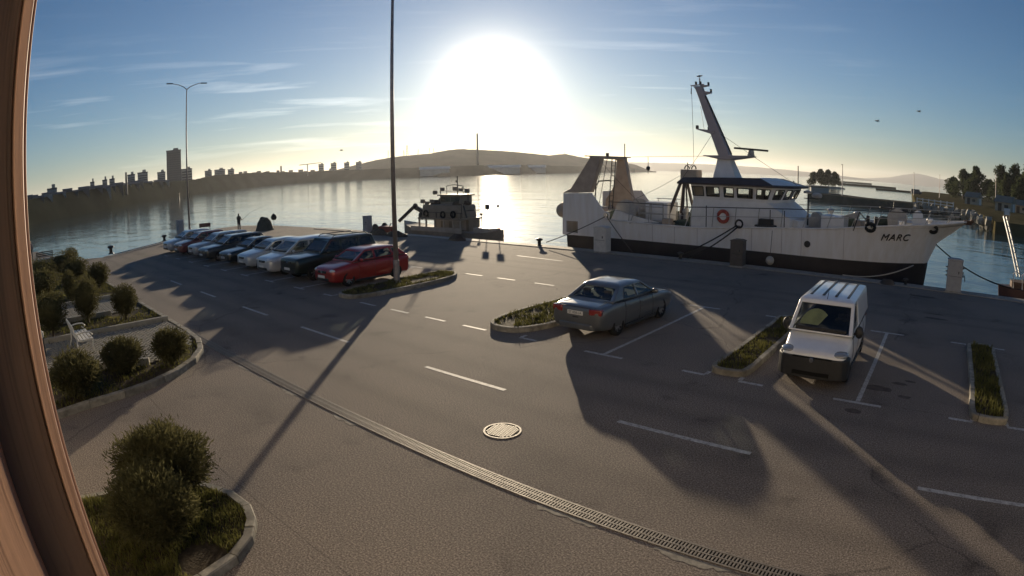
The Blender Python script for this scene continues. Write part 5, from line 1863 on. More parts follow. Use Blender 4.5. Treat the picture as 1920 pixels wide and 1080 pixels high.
# benches
bn = thing('garden_bench', 'white cast iron garden bench with slatted seat on the paved area', 'bench', (-19.35, 2.35, .16), 0)
m_iron = mat('white_iron', (0.62, 0.61, 0.57), .5, var=.15, scale=8)
for s in (-1, 1):
    x = s * .78
    MB().tube([(x, .30, 0), (x, .26, .22), (x, .30, .42), (x, -.02, .40), (x, -.22, .42), (x, -.34, .85)], .028, 6).build('end_frame', m_iron, bn, smooth=True)
    MB().tube([(x, -.24, .45), (x, -.26, .2), (x, -.34, 0)], .028, 6).build('leg', m_iron, bn, smooth=True)
    MB().tube([(x, -.27, .62), (x, .0, .66), (x, .22, .64), (x, .30, .56), (x, .24, .49), (x, .17, .54)], .024, 6).build('armrest', m_iron, bn, smooth=True)
for i in range(5):
    MB().box((0, .26 - .115 * i, .435), (1.62, .085, .028)).build('seat_slat', m_iron, bn, bevel=.006)
for i in range(4):
    MB().box((0, -.25 - .028 * i, .54 + .10 * i), (1.62, .026, .075)).build('back_slat', m_iron, bn, bevel=.006)
b2 = thing('waterside_bench', 'dark slatted bench with pale end post by the water at far left', 'bench', (-52.2, 3.9, .12), R(90))
for s in (-1, 1):
    MB().tube([(s * .75, .25, 0), (s * .75, .22, .42), (s * .75, -.2, .42), (s * .75, -.32, .88)], .03, 6).build('end_frame', m_dark, b2)
for i in range(3):
    MB().box((0, .18 - .16 * i, .44), (1.6, .12, .03)).build('seat_slat', m_dark, b2)
for i in range(3):
    MB().box((0, -.22 - .045 * i, .56 + .14 * i), (1.6, .03, .09)).build('back_slat', m_dark, b2)
MB().box((-.85, 0, .40), (.05, .06, .80)).build('end_post', m_iron, b2)
gw = thing('garden_edging', 'curved white edging at the far end of the garden by the water', 'edging', (0, 0, 0))
ew = [(-53.4, 3.0), (-53.0, 4.2), (-52.5, 5.0), (-50.8, 5.7), (-48.9, 6.0), (-47.2, 6.02), (-46.3, 6.2)]
MB().tube([(x, y, .30) for x, y in ew], .10, 6).build('coping', m_iron, gw, smooth=True)
MB().loft([[(x, y - .07, 0), (x, y + .07, 0), (x, y + .07, .26), (x, y - .07, .26)] for x, y in ew]).build('low_wall', m_wall, gw)
gl = thing('bollard_light', 'slim garden light with pale side beside the wooden frame', 'garden light', (-19.4, .98, .12))
MB().cyl((0, 0, 0), (0, 0, .62), .05, n=10).build('post', m_dark, gl)
MB().lathe([(.055, .62), (.07, .66), (.07, .80), (.03, .84)], n=12).build('lantern', m_iron, gl, smooth=30)

# ---------------------------------------------------------------- fishing boat with light rigs
m_fb = mat('boat_paint_grey', (0.25, 0.21, 0.165), .6, var=.25, scale=1.5)
m_fb2 = mat('boat_paint_pale', (0.40, 0.35, 0.29), .6, var=.25, scale=1.5)
m_orange = mat('crane_red', (0.30, 0.045, 0.025), .55, var=.3, scale=3)
fbt = thing('fishing_boat', 'dark fishing boat with floodlights all over its upper deck', 'boat', (-36.63, 36.85, -1.84))
fbt.scale = (1.1, 1.1, 1.1)
FO = Vector((-33.3, 33.5, WATER_Z))


def fp(mb, name, m, **k):
    o = mb.build(name, m, **k)
    o.parent = fbt
    o.location = -FO
    return o


hs_ = []
for x, w_, zt in ((-31.3, 2.0, .15), (-32.2, 2.2, .12), (-34.5, 2.2, .12), (-37, 1.9, .2), (-38.6, 1.1, .42), (-39.7, .1, .65)):
    hs_.append([(x, 32.7 - w_ * .65, -2.0), (x, 32.7 - w_ * .75, zt), (x, 32.7 + w_ * .75, zt), (x, 32.7 + w_ * .65, -2.0)])
fp(MB().loft(hs_), 'hull', m_fb, smooth=40)
fp(MB().box((-34.2, 31.12, .28), (5.6, .10, .36)), 'bulwark', m_fb2)
for x in (-36.2, -35.4, -34.4, -33.4, -32.4, -31.7):
    fp(MB().box((x, 31.3, .60), (.11, .11, .95)), 'deck_pillar', m_fb2)
fp(MB().box((-33.6, 32.9, .62), (3.6, 1.2, 1.0)), 'lower_cabin', m_fb)
for x in (-35.0, -34.1, -33.1, -32.3):
    fp(MB().box((x, 32.28, .58), (.5, .04, .75)), 'cabin_door', m_fb2, bevel=.01)
fp(MB().box((-33.95, 32.4, 1.08), (4.7, 2.4, .12)), 'upper_deck', m_fb)
fp(MB().loft([[(x, y, z) for x, y in ((-36.0 + d, 31.4), (-31.9 - d, 31.4), (-31.9 - d, 33.3), (-36.0 + d, 33.3))] for z, d in ((1.14, 0), (2.0, .1), (2.12, .25))]), 'net_bin', m_fb, bevel=.05)
fp(MB().box((-33.6, 32.8, 2.40), (2.3, 1.2, .75)), 'wheelhouse', m_fb, bevel=.06)
fp(MB().box((-33.6, 32.8, 2.82), (2.6, 1.5, .10)), 'wheelhouse_roof', m_fb, bevel=.02)
for x in (-34.4, -33.85, -33.3, -32.8):
    fp(MB().box((x, 32.19, 2.5), (.5, .03, .36)), 'wheelhouse_window', g_dark)
fp(MB().cyl((-33.3, 32.7, 2.8), (-33.3, 32.7, 4.25), .04, n=6), 'mast', m_dark)
fp(MB().box((-33.4, 32.7, 3.85), (.1, .1, .18)), 'mast_light', m_dark)
fp(MB().bar((-35.2, 32.6, 3.12), (-32.0, 32.6, 3.12), .05), 'lamp_rail', m_dark)
for x in (-35.1, -32.1):
    fp(MB().cyl((x, 32.6, 2.1), (x, 32.6, 3.12), .035, n=6), 'lamp_post', m_dark)
fp(MB().tube([(-32.7, 32.6, 3.4), (-32.2, 32.6, 3.1)], .03, 5), 'lamp_brace', m_dark)
for x, z, y, s in ((-35.3, 3.02, 32.2, .36), (-34.9, 3.25, 32.6, .34), (-33.5, 3.30, 32.6, .34), (-32.9, 3.22, 32.6, .30), (-32.1, 3.15, 32.5, .38), (-36.1, 2.36, 31.6, .36), (-35.6, 2.22, 31.6, .34), (-35.05, 2.38, 31.6, .34), (-31.9, 2.38, 31.7, .34)):
    fp(MB().box((x, y, z), (s, .16, s * .85)).box((x, y + .12, z), (s * .6, .14, s * .5)), 'floodlight', m_fb, bevel=.02)
for x in (-36.1, -35.05, -31.9):
    fp(MB().cyl((x, 31.7, 1.1), (x, 31.7, 2.3), .03, n=6), 'lamp_stand', m_dark)
fp(MB().tube([(-35.6, 31.6, 2.05), (-35.3, 31.6, 2.3), (-34.4, 31.8, 2.32)], .03, 5), 'hand_rail', m_dark)
fp(MB().bar((-31.7, 31.7, 2.1), (-31.4, 31.7, 1.2), .08).bar((-31.6, 31.7, 1.7), (-30.2, 31.9, 1.82), .06), 'side_boom', m_dark)
fp(MB().bar((-36.2, 31.3, .95), (-31.7, 31.3, 1.0), .05), 'rope_rail', m_fb2)
fp(MB().bar((-31.9, 31.25, .25), (-31.6, 31.25, 1.0), .05), 'rail_brace', m_fb2)
for i, (x, y, z, r_) in enumerate(((-35.3, 32.2, 2.2, .35), (-35.0, 32.9, 2.35, .40), (-32.3, 32.6, 2.2, .28), (-32.5, 31.8, 2.2, .28))):
    fp(core_ball((x, y, z), (r_ * 1.4, r_, r_ * .7), i + 3.0, 1.0), 'net_bundle', m_net, smooth=True)
for x in (-36.1, -35.2, -34.3, -33.4, -32.5, -31.7):
    fp(MB().cyl((x, 31.35, 1.1), (x, 31.35, 1.55), .03, n=5), 'deck_stanchion', m_dark)
fp(MB().bar((-36.2, 31.35, 1.55), (-31.6, 31.35, 1.55), .035), 'deck_rail', m_dark)
for x, z in ((-35.4, 1.75), (-33.5, 1.7), (-32.4, 1.75)):
    fp(MB().tube([(x + .22 * math.cos(a), 31.28, z - .3 + .22 * math.sin(a)) for a in [2 * math.pi * i / 14 for i in range(14)]], .07, 6, closed=True), 'hung_tyre', m_black)
fp(MB().tube([(-34.6, 32.8, 2.85), (-34.6, 32.8, 3.5), (-33.7, 32.8, 3.6), (-32.8, 32.8, 3.5), (-32.8, 32.8, 2.85)], .03, 5), 'roof_hoop', m_dark)
# net crane
fp(MB().bar((-38.6, 31.2, .75), (-37.1, 31.6, 1.95), .20, .22), 'crane_boom', m_dark)
fp(MB().bar((-37.2, 31.6, 1.95), (-36.2, 31.7, 1.55), .24, .30), 'crane_jib', m_dark)
fp(MB().ball((-37.0, 31.6, 1.98), .22, 10), 'crane_joint', m_dark, smooth=True)
fp(MB().ball((-36.3, 31.7, 1.25), .32, 10), 'power_block', m_dark, smooth=True)

hl = thing('net_hauler', 'red motor winch with a hoop on the quay beside the fishing boat', 'winch', (-37.3, 29.0, 0))
MB().box((0, 0, .38), (1.5, .7, .45)).build('housing', m_orange, hl, bevel=.06)
MB().lathe([(.38, -.5), (.38, -.42), (.14, -.4), (.14, .4), (.38, .42), (.38, .5)], (-1.0, 0, .42), 16, 'Y').build('drum', m_dark, hl, smooth=30)
MB().tube([(.55, -.3, .5), (.75, -.3, .85), (1.0, -.3, .85), (1.1, -.3, .1)], .04, 6).build('hoop', m_dark, hl, smooth=True)
for x in (-.6, .6):
    MB().box((x, 0, .08), (.16, .8, .16)).build('skid', m_dark, hl)

sk = thing('lamp_skiff', 'small skiff with tall lamp stands right of the fishing boat', 'boat', (-32.23, 34.76, -1.84))
sk.scale = (1.1, 1.1, 1.1)
KO = Vector((-29.3, 31.6, WATER_Z))
sec = []
for x, hw_, zt in ((-31.0, .75, .25), (-30, .95, .22), (-28.9, .85, .30), (-28.2, .5, .42), (-27.75, .06, .58)):
    sec.append([(x - KO.x, -hw_ * .5, -.35 - KO.z - 1.0), (x - KO.x, -hw_, zt - KO.z), (x - KO.x, hw_, zt - KO.z), (x - KO.x, hw_ * .5, -.35 - KO.z - 1.0)])
MB().loft(sec).build('hull', m_fb, sk, smooth=40)
MB().box((.0, 0, .42 - KO.z), (1.6, 1.2, .35)).build('engine_cover', m_fb2, sk, bevel=.05)
for x, y, h_, s_ in ((.35, -.3, 2.05, .36), (1.25, -.2, 2.1, .34), (-.35, -.2, 1.5, .16)):
    MB().cyl((x - .05, y, .2 - KO.z), (x, y, h_ - KO.z), .03, n=6).build('lamp_stand', m_dark, sk)
    MB().box((x, y, h_ - KO.z + .05), (s_, .14 if x < 1 else .2, s_ * 1.05)).build('lamp_panel', m_dark if x < 1 else m_fb2, sk, bevel=.02)

# bow of another moored boat at the right edge, with its gangway
rb = thing('moored_boat', 'red-brown bow of a moored boat cut off by the right edge', 'boat', (5.6, 31.6, WATER_Z))
sec = []
for x, hw_, zt in ((-1.75, .05, 1.55), (-1.3, .45, 1.50), (-.2, .95, 1.5), (1.5, 1.3, 1.55), (4.5, 1.4, 1.6)):
    sec.append([(x + .3, -hw_ * .3, -.4), (x, -hw_, zt), (x, hw_, zt), (x + .3, hw_ * .3, -.4)])
MB().loft(sec).build('hull', mat('boat_maroon', (0.085, 0.045, 0.045), .6, var=.3, scale=2), rb, smooth=40)
MB().loft([[(x, -hw_ * .9, zt), (x, hw_ * .9, zt), (x, hw_ * .8, zt + .3), (x, -hw_ * .8, zt + .3)] for x, hw_, zt in ((-1.0, .5, 1.5), (0, .8, 1.5), (1.6, 1.1, 1.55))]).build('foredeck', m_rust, rb, bevel=.03)
for x, y in ((-.9, -.5), (-.4, -.7), (.1, -.9), (.6, -1.0)):
    MB().tube([(x, y, 1.5), (x - .1, y - .15, 2.2), (x + .15, y, 2.4)], .035, 6).build('bow_rail', m_white, rb)
for dx in (-.09, .09):
    MB().bar((-.55 + dx, .2, 2.0), (-1.35 + dx, 2.3, 4.75), .06, .09).build('gangway_rail', m_steel, rb)
for i in range(9):
    k = (i + .5) / 9
    MB().bar((-.55 - .8 * k - .09, .2 + 2.1 * k, 2.0 + 2.75 * k), (-.55 - .8 * k + .09, .2 + 2.1 * k, 2.0 + 2.75 * k), .04).build('gangway_rung', m_steel, rb)

# ---------------------------------------------------------------- town on the far shore
m_bld = mat('far_building', (0.36, 0.36, 0.34), .85, var=.25, scale=.15)
m_bld2 = mat('far_building_dark', (0.10, 0.105, 0.115), .7, var=.25, scale=.1)
m_band = mat('far_windows', (0.05, 0.055, 0.06), .4)


def shore_d(a):
    return interp(SHORE, a)


def building(name, label, a0, a1, el0, el1, extra, m, group, cat='building', floors=0):
    am = (a0 + a1) / 2
    d = shore_d(am) * 1.06 + extra
    w = d * math.tan(R(a1 - a0))
    z0 = CAM_H + d * math.tan(R(el0)) - 4
    z1 = CAM_H + d * math.tan(R(el1))
    x, y, _ = pol(am, d, 0)
    t = thing(name, label, cat, (x, y, z0), R(-am), group)
    h = z1 - z0
    MB().box((0, 0, h / 2), (w, w * .8, h)).build('wall', m, t)
    if cat == 'house':
        MB().prism([(-w * .45, h), (w * .45, h), (0, h + w * .16)], -w * .54, w * .54, 'X').build('roof', m_bld2, t)
    else:
        MB().box((0, 0, h + .4), (w * 1.03, w * .83, .8)).build('roof', m_bld2, t)
    if cat != 'house':
        MB().box((w * .15, 0, h + 1.6), (w * .35, w * .35, 1.8)).build('lift_house', m, t)
    for i in range(floors):
        z = 5 + (h - 6) * (i + .5) / floors
        MB().box((0, -w * .4 - .06, z), (w * .88, .12, (h - 6) / floors * .45)).build('window_band', m_band, t)
    return t


TG = 'tower blocks on the far shore'
building('office_tower', 'tall dark slab tower dominating the far left skyline', -72.98, -71.58, .45, 3.43, 60, m_bld2, TG, 'tower', 14)
for lb, a0, a1, e0, e1, fl in (
        ('small tower block farthest left of the skyline towers', -80.61, -80.18, .75, 1.36, 3),
        ('second small tower block from the left on the far skyline', -79.38, -78.9, .8, 1.42, 3),
        ('third small tower block from the left, close to the second', -78.68, -78.15, .7, 1.44, 3),
        ('pale tower block right beside the thin chimney', -76.87, -76.13, .5, 1.63, 5),
        ('wider pale tower block between the chimney and the dark tower', -75.86, -74.86, .5, 1.72, 5),
        ('pale tower block touching the left side of the dark tower', -73.92, -73.14, .55, 1.58, 5),
        ('low broad block touching the right side of the dark tower', -71.57, -70.53, .5, 1.65, 4),
        ('short block just right of the left lamp post', -69.3, -68.63, .75, 1.31, 3),
        ('wide short block, second right of the left lamp post', -68.37, -67.35, .75, 1.33, 3),
        ('short block, third right of the left lamp post', -67.09, -66.47, .8, 1.27, 2),
        ('left one of four tower blocks near the foot of the hill', -58.46, -57.96, .4, 1.15, 3),
        ('second of four tower blocks near the foot of the hill', -57.31, -56.76, .4, 1.18, 3),
        ('third of four tower blocks near the foot of the hill', -56.05, -55.55, .4, 1.16, 3),
        ('right one of four tower blocks, against the hillside', -54.95, -54.4, .5, 1.15, 3),
        ('squat block standing alone left of the left lamp post area', -85.0, -84.0, .7, 1.25, 3)):
    building('tower_block', lb, a0, a1, e0, e1, 50, m_bld, TG, floors=fl)
rnd = random.Random(5)
for i in range(20):
    a = -87.2 + 14.5 * i / 20 + rnd.uniform(-.2, .2)
    building('low_house', 'small house among the low rooftops on the far left shore', a - rnd.uniform(.3, .7), a + rnd.uniform(.3, .7), .35, interp(LOW_EL, a) + rnd.uniform(-.10, .16), rnd.uniform(0, 10), rnd.choice((m_bld, m_bld2, m_bld2)), 'low houses on the far left shore', 'house')
for i in range(16):
    a = -67.5 + 11.5 * i / 16 + rnd.uniform(-.2, .2)
    building('low_house', 'small house on the shore between the dark tower and the hill', a - rnd.uniform(.1, .25), a + rnd.uniform(.1, .25), .4, interp(LOW_EL, a) + rnd.uniform(-.08, .13), rnd.uniform(0, 14), rnd.choice((m_bld, m_bld2)), 'houses on the shore below the hill', 'house')


def pylon(name, label, a, e0, e1, d, r, cat, group=None, lattice=True):
    z0 = CAM_H + d * math.tan(R(e0)) - 3
    z1 = CAM_H + d * math.tan(R(e1))
    x, y, _ = pol(a, d, 0)
    t = thing(name, label, cat, (x, y, z0), R(-a), group)
    h = z1 - z0
    if lattice:
        for sx, sy in ((-1, -1), (1, -1), (1, 1), (-1, 1)):
            MB().bar((sx * r, sy * r, 0), (sx * r * .12, sy * r * .12, h), r * .22).build('leg', m_bld2, t)
        for k in range(1, 6):
            rr = r * (1 - .88 * k / 6)
            for sx, sy, tx, ty in ((-1, -1, 1, -1), (1, -1, 1, 1), (1, 1, -1, 1), (-1, 1, -1, -1)):
                MB().bar((sx * rr, sy * rr, h * k / 6), (tx * rr, ty * rr, h * k / 6), r * .14).build('brace', m_bld2, t)
    else:
        MB().cyl((0, 0, 0), (0, 0, h * .96), r, r * .7, 12).build('shaft', m_bld2, t)
        MB().cyl((0, 0, h * .96), (0, 0, h), r * .8, r * .8, 12).build('rim', m_bld, t)
    return t


PG = 'lattice masts on the hill'
for lb, a, e0, e1, r in (('lattice mast just left of the foreground lamp pole on the hill', -51.9, 1.45, 2.15, 1.4), ('short lattice mast beside the tallest one on the hill', -50.45, 1.5, 2.09, 1.8), ('tallest lattice mast on the hill crest', -50.14, 1.5, 2.58, 2.6), ('lone lattice mast in the middle of the hill crest', -49.1, 1.55, 2.14, 1.9), ('left of two close lattice masts on the hill crest', -48.06, 1.6, 2.25, 1.9), ('right of two close lattice masts on the hill crest', -47.67, 1.6, 2.19, 1.9), ('small mast on the right shoulder of the hill', -35.56, 1.3, 1.60, 1.4)):
    pylon('lattice_mast', lb, a, e0, e1, 1235, r, 'mast', PG)
pylon('smokestack', 'very tall thin smokestack rising in front of the hill below the sun', -43.6, .3, 3.48, 745, 1.5, 'chimney', 'chimneys across the bay', False)
pylon('smokestack', 'thin dark chimney between the tower blocks at far left', -77.0, .45, 1.98, 345, .75, 'chimney', 'chimneys across the bay', False)
pylon('smokestack', 'short dark chimney on the low shore right of the dark tower', -62.0, .6, 1.28, 900, 1.6, 'chimney', 'chimneys across the bay', False)
cn = thing('harbour_crane', 'thin tower crane with a jib on the shore below the hill', 'crane', pol(-59.5, 880, CAM_H - 4), R(59.5))
MB().bar((0, 0, 0), (0, 0, 24), 1.3).build('tower', m_bld, cn)
MB().bar((-12, 0, 23), (20, 0, 24.5), .9).build('jib', m_bld, cn)
m_shed = mat('shed_roof_pale', (0.62, 0.60, 0.55), .5, var=.15, scale=.1)
for lb, a, w_ in (('long pale roofed shed at the foot of the hill under the sun', -41.3, 42), ('pale roofed shed on the shore left of the smokestack', -47.6, 34), ('low pale shed near the right foot of the hill', -38.2, 26)):
    d = shore_d(a) + 12
    t = thing('waterfront_shed', lb, 'shed', pol(a, d, -.5), R(-a), 'sheds on the far waterfront')
    MB().box((0, 0, 4), (w_, 14, 8)).build('wall', m_bld, t)
    MB().prism([(-8, 8), (8, 8), (0, 11)], -w_ / 2 - 1, w_ / 2 + 1, 'X').build('roof', m_shed, t)

# ---------------------------------------------------------------- pier, spit and park on the right
m_pier = mat('pier_stone', (0.13, 0.12, 0.095), .95, var=.4, scale=.4, bump=.3, bscale=2, spec=0.0)
m_land = mat('park_grass', (0.13, 0.112, 0.06), .95, var=.55, scale=.15, bump=.4, bscale=1.2, spec=0.0)
struct(MB().prism([(-34.5, 156), (-20.5, 141), (-5.4, 141.5), (-5.4, 150), (-18, 152), (-33, 171), (-37, 168)], -4, .42).build('pier', m_pier))
LANDP = [(-5.4, 141.6), (2, 133), (7.2, 127), (9.6, 120), (10.2, 94), (16, 95.5), (45, 101), (140, 120), (160, 420), (-8, 420), (-14, 330), (-10, 250), (-5.4, 150)]
struct(MB().prism(LANDP, -4, .55).build('park_ground', m_land))
m_rock = mat('rubble_rock', (0.36, 0.33, 0.27), .9, var=.4, scale=.8, bump=.5, bscale=3)
rk = MB()
rr = random.Random(3)
for i in range(150):
    t = rr.random()
    pts = [(-5.4, 141.6), (2, 133), (7.2, 127), (9.6, 120), (10.2, 95)]
    k = t * 4
    a, b = pts[int(k)], pts[int(k) + 1]
    f_ = k - int(k)
    c = (a[0] + (b[0] - a[0]) * f_ + rr.uniform(-2.2, .8), a[1] + (b[1] - a[1]) * f_ + rr.uniform(-1.5, 1.0), rr.uniform(-1.0, .35))
    s_ = rr.uniform(.35, 1.0)
    m3 = Euler((rr.uniform(0, 3), rr.uniform(0, 3), rr.uniform(0, 3))).to_matrix()
    rk.box(c, (s_ * 1.3, s_, s_ * .8), m=m3)
o = rk.build('shore_rocks', m_rock)
o['kind'] = 'stuff'
tag(o, 'pale rubble rocks along the shore of the park', 'rocks')
wf = thing('pier_railing', 'white painted railing where the pier meets the park', 'railing', (0, 0, .42))
for i in range(7):
    x, y = -4.6 + 1.45 * i, 140.2 - 1.55 * i
    MB().box((x, y, .7), (.22, .22, 1.4)).build('post', m_white, wf)
    if i < 6:
        for z in (.55, 1.15):
            MB().bar((x, y, z), (x + 1.45, y - 1.55, z), .10, .16).build('rail', m_white, wf)


def hut(label, x, y, w_, d_, h_, rz):
    t = thing('wooden_hut', label, 'hut', (x, y, .5), rz, 'small huts in the park')
    MB().box((0, 0, h_ * .3), (w_, d_, h_ * .6)).build('wall', mat('hut_wall', (0.52, 0.44, 0.33), .85, var=.25, scale=1.5), t)
    MB().prism([(-d_ * .62, h_ * .58), (d_ * .62, h_ * .58), (0, h_)], -w_ * .56, w_ * .56, 'X').build('roof', mat('hut_roof', (0.24, 0.215, 0.17), .85, var=.3, scale=2), t)
    MB().box((-w_ * .2, -d_ / 2 - .03, h_ * .26), (w_ * .22, .08, h_ * .5)).build('door', m_dark, t)
    MB().box((w_ * .2, -d_ / 2 - .03, h_ * .34), (w_ * .24, .06, h_ * .2)).build('window', m_dark, t)
    MB().box((w_ * .52, 0, h_ * .26), (.06, d_ * .3, h_ * .52)).build('side_door', m_white, t)


hut('small hut with low roof under the left group of pines', 12.6, 188, 4.6, 4.2, 3.6, R(-25))
hut('larger hut with shingled roof farther right under the pines', 19.6, 156, 4.8, 4.5, 3.7, R(-25))
hut('hut cut off by the right edge of the picture', 25.5, 161, 4.6, 4.2, 3.2, R(-25))


def tree(label, x, y, z, h, w_, n, seed, lobes=14, group='pines in the park', m=None, leaf=.6):
    t = thing('tree', label, 'tree', (x, y, z), 0, group)
    r_ = random.Random(seed)
    tr_ = MB()
    tr_.tube([(0, 0, -.2), (.1 * h / 10, 0, h * .3), (0, .1, h * .75)], [h * .035, h * .025, h * .01], 8)
    vs = MB()
    for k in range(lobes):
        a = r_.uniform(0, 6.28)
        q = k / max(1, lobes - 1)
        zz = h * (.22 + .68 * q)
        rad = w_ * .5 * (.58 - .46 * abs(q - .25)) * r_.uniform(.65, 1.2)
        off = w_ * .34 * (1 - q * .75) * r_.uniform(.3, 1.15)
        c = (math.cos(a) * off, math.sin(a) * off, zz)
        cl_ = leaf_cloud(c, (rad, rad, rad * .8), n // lobes, leaf, seed=seed * 10 + k, shell=.35, sq=.8)
        vs.add(cl_.v, cl_.f)
        tr_.tube([(0, 0, zz * .7), (c[0] * .8, c[1] * .8, zz)], h * .012, 5, r1=h * .004)
    tr_.build('trunk', m_bark, t, recalc=False)
    vs.build('crown', m or m_leaf2, t, recalc=False)
    return t


for i, (lb, a, d, h_, w_) in enumerate((
        ('small dark tree at the left end of the park trees', 1.75, 285, 8.5, 11),
        ('second tree from the left in the park, broad and rounded', 2.75, 275, 12.3, 12),
        ('tall pointed tree in the left group of park trees', 4.15, 265, 14.2, 11.5),
        ('low tree filling the gap behind the left hut', 5.3, 275, 9.0, 13),
        ('tall tree right of the gap in the park, left of the two biggest', 6.75, 250, 15.2, 12),
        ('very tall tree near the right edge of the picture', 8.0, 246, 15.8, 11.5),
        ('big dark tree cut off by the right edge of the picture', 9.6, 240, 17.5, 12),
        ('dark tree behind the larger hut at right', 7.4, 225, 11, 9),
        ('low dark tree at the right edge behind the last hut', 9.0, 215, 11, 10),
        ('tree in the second row behind the tall pointed one', 3.5, 300, 11.5, 10))):
    x, y, _ = pol(a, d, 0)
    tree(lb, x, y, .5, h_, w_, 3200, 31 + i)
# wooded islet
struct(MB().loft([[(c[0] + math.cos(a) * rx, c[1] + math.sin(a) * ry, z) for a in [2 * math.pi * i / 20 for i in range(20)]] for c, rx, ry, z in (((-67, 345), 13, 8, -1.6), ((-67, 345), 12, 7, -.7), ((-67, 345), 9, 5, -.3))]).build('islet', m_rock))
for i, (dx, dy, h_, w_) in enumerate(((-6.5, 0, 7.4, 7.5), (-2.5, 1, 9.2, 8.5), (2.2, 0, 9.2, 8.5), (6.2, .5, 8.2, 7.5))):
    lb = ('leftmost', 'second from left', 'third from left', 'rightmost')[i] + ' of the round trees on the small islet'
    tree(lb, -67 + dx, 345 + dy, -.5, h_, w_, 2600, 61 + i, 11, 'trees on the islet')
sh_ = thing('pier_shed', 'low pale shed at the tip of the pier', 'shed', (-33.2, 163, .42), R(20))
MB().box((0, 0, .7), (5, 3, 1.4)).build('wall', m_bld, sh_)
MB().box((0, 0, 1.48), (5.4, 3.4, .16)).build('roof', m_pier, sh_)
for a0, a1, d, h_ in ((-9.6, -4.0, 560, 1.6), (-9.3, -6.4, 900, 1.8), (-6.0, 1.0, 420, 1.0)):
    pts = []
    n = 16
    top = [pol(a0 + (a1 - a0) * i / n, d, 0)[:2] for i in range(n + 1)]
    bot = [pol(a0 + (a1 - a0) * i / n, d + 14 * math.sin(math.pi * i / n) + 1, 0)[:2] for i in range(n, -1, -1)]
    struct(MB().prism(top + bot, -3, WATER_Z + h_).build('islet', m_shore))
LPG = 'slim lamp posts on the far pier and park'
for lb, x, y, h_ in (('thin lamp post between the huts in the park', 21.2, 198, 9.8), ('thin post left of the park trees', 1.5, 235, 8.5), ('thin post on the pier near its root', -9.0, 232, 8.5), ('thin post halfway along the pier', -24.5, 150, 7.5)):
    t = thing('park_lamp', lb, 'lamp post', (x, y, .4), 0, LPG)
    MB().cyl((0, 0, 0), (0, 0, h_), .14, .09, 8).build('pole', m_pole, t)
    MB().box((0, -.5, h_), (.25, 1.3, .14)).build('lamp_head', m_dark, t)
vn = thing('parked_van', 'small dark van parked at the far end of the park road', 'van', (-9.0, 262, .55), R(8))
MB().loft([[(x, -1, z0), (x, 1, z0), (x, .9, z1), (x, -.9, z1)] for x, z0, z1 in ((-2.4, .4, 1.9), (-2.2, .3, 2.1), (1.2, .3, 2.1), (1.7, .3, 1.3), (2.4, .4, 1.1))]).build('body', m_bld2, vn)
for x in (-1.5, 1.5):
    for s in (-1, 1):
        MB().cyl((x, s * .8, .35), (x, s * 1.02, .35), .35, n=12).build('wheel', m_tyre, vn)
sg = thing('notice_sign', 'small pale notice on posts at the near edge of the park', 'sign', (12.6, 97.8, .55), R(-10))
MB().box((0, 0, 1.5), (1.1, .08, 1.0)).build('panel', m_white, sg)
for s in (-1, 1):
    MB().cyl((s * .45, 0, 0), (s * .45, 0, 1.6), .05, n=6).build('post', m_dark, sg)

# navigation buoys and birds
for lb, a, d in (('small dark beacon in the bay near the far left shore', -71.9, 360), ('small dark beacon in the open water beyond the trawler bow', -14.0, 300)):
    t = thing('beacon', lb, 'beacon', pol(a, d, WATER_Z), 0, 'beacons in the bay')
    MB().cyl((0, 0, 0), (0, 0, 2.6), .5, .25, 10).build('float', m_dark, t)
    MB().ball((0, 0, 2.9), .4, 10).build('topmark', m_dark, t)


def bird(label, p, s, rz, spread):
    t = thing('seagull', label, 'bird', p, rz, 'gulls over the harbour')
    MB().lathe([(.005, -.32), (.05, -.22), (.09, 0), (.07, .16), (.045, .24), (.05, .30), (.01, .38)], (0, 0, 0), 10, 'X').build('body', m_rail, t, smooth=True)
    if spread:
        for k in (-1, 1):
            MB().loft([[(.10 - c0, k * y, z), (-.10 + c1, k * y, z), (-.10 + c1, k * y, z + .012), (.10 - c0, k * y, z + .012)] for y, z, c0, c1 in ((.05, .03, 0, 0), (.30, .14, -.04, .02), (.62, .05, .10, .04))]).build('wing', m_rail, t)
    else:
        for k in (-1, 1):
            MB().loft([[(.14, k * .07, .0), (-.1, k * .09, .03), (-.1, k * .07, -.05)], [(-.30, k * .03, .02), (-.42, k * .02, .03), (-.36, k * .02, .0)]]).build('wing', m_rail, t)
            MB().cyl((0, k * .03, -.05), (0, k * .03, -.20), .012, n=5).build('leg', m_dark, t)
    t.scale = (s, s, s)
    return t


bird('gull perched on the very top of the trawler mast', (-14.35, YC, 10.44), .7, R(160), False)
for lb, a, e, d in (('gull flying lower of two at upper right', -5.8, 5.4, 90), ('gull flying higher of two at upper right', -1.62, 6.53, 90), ('gull flying over the far shore left of the lamp pole', -56.28, 2.37, 120)):
    bird(lb, pol(a, d, CAM_H + d * math.tan(R(e))), 1.1, R(40), True)

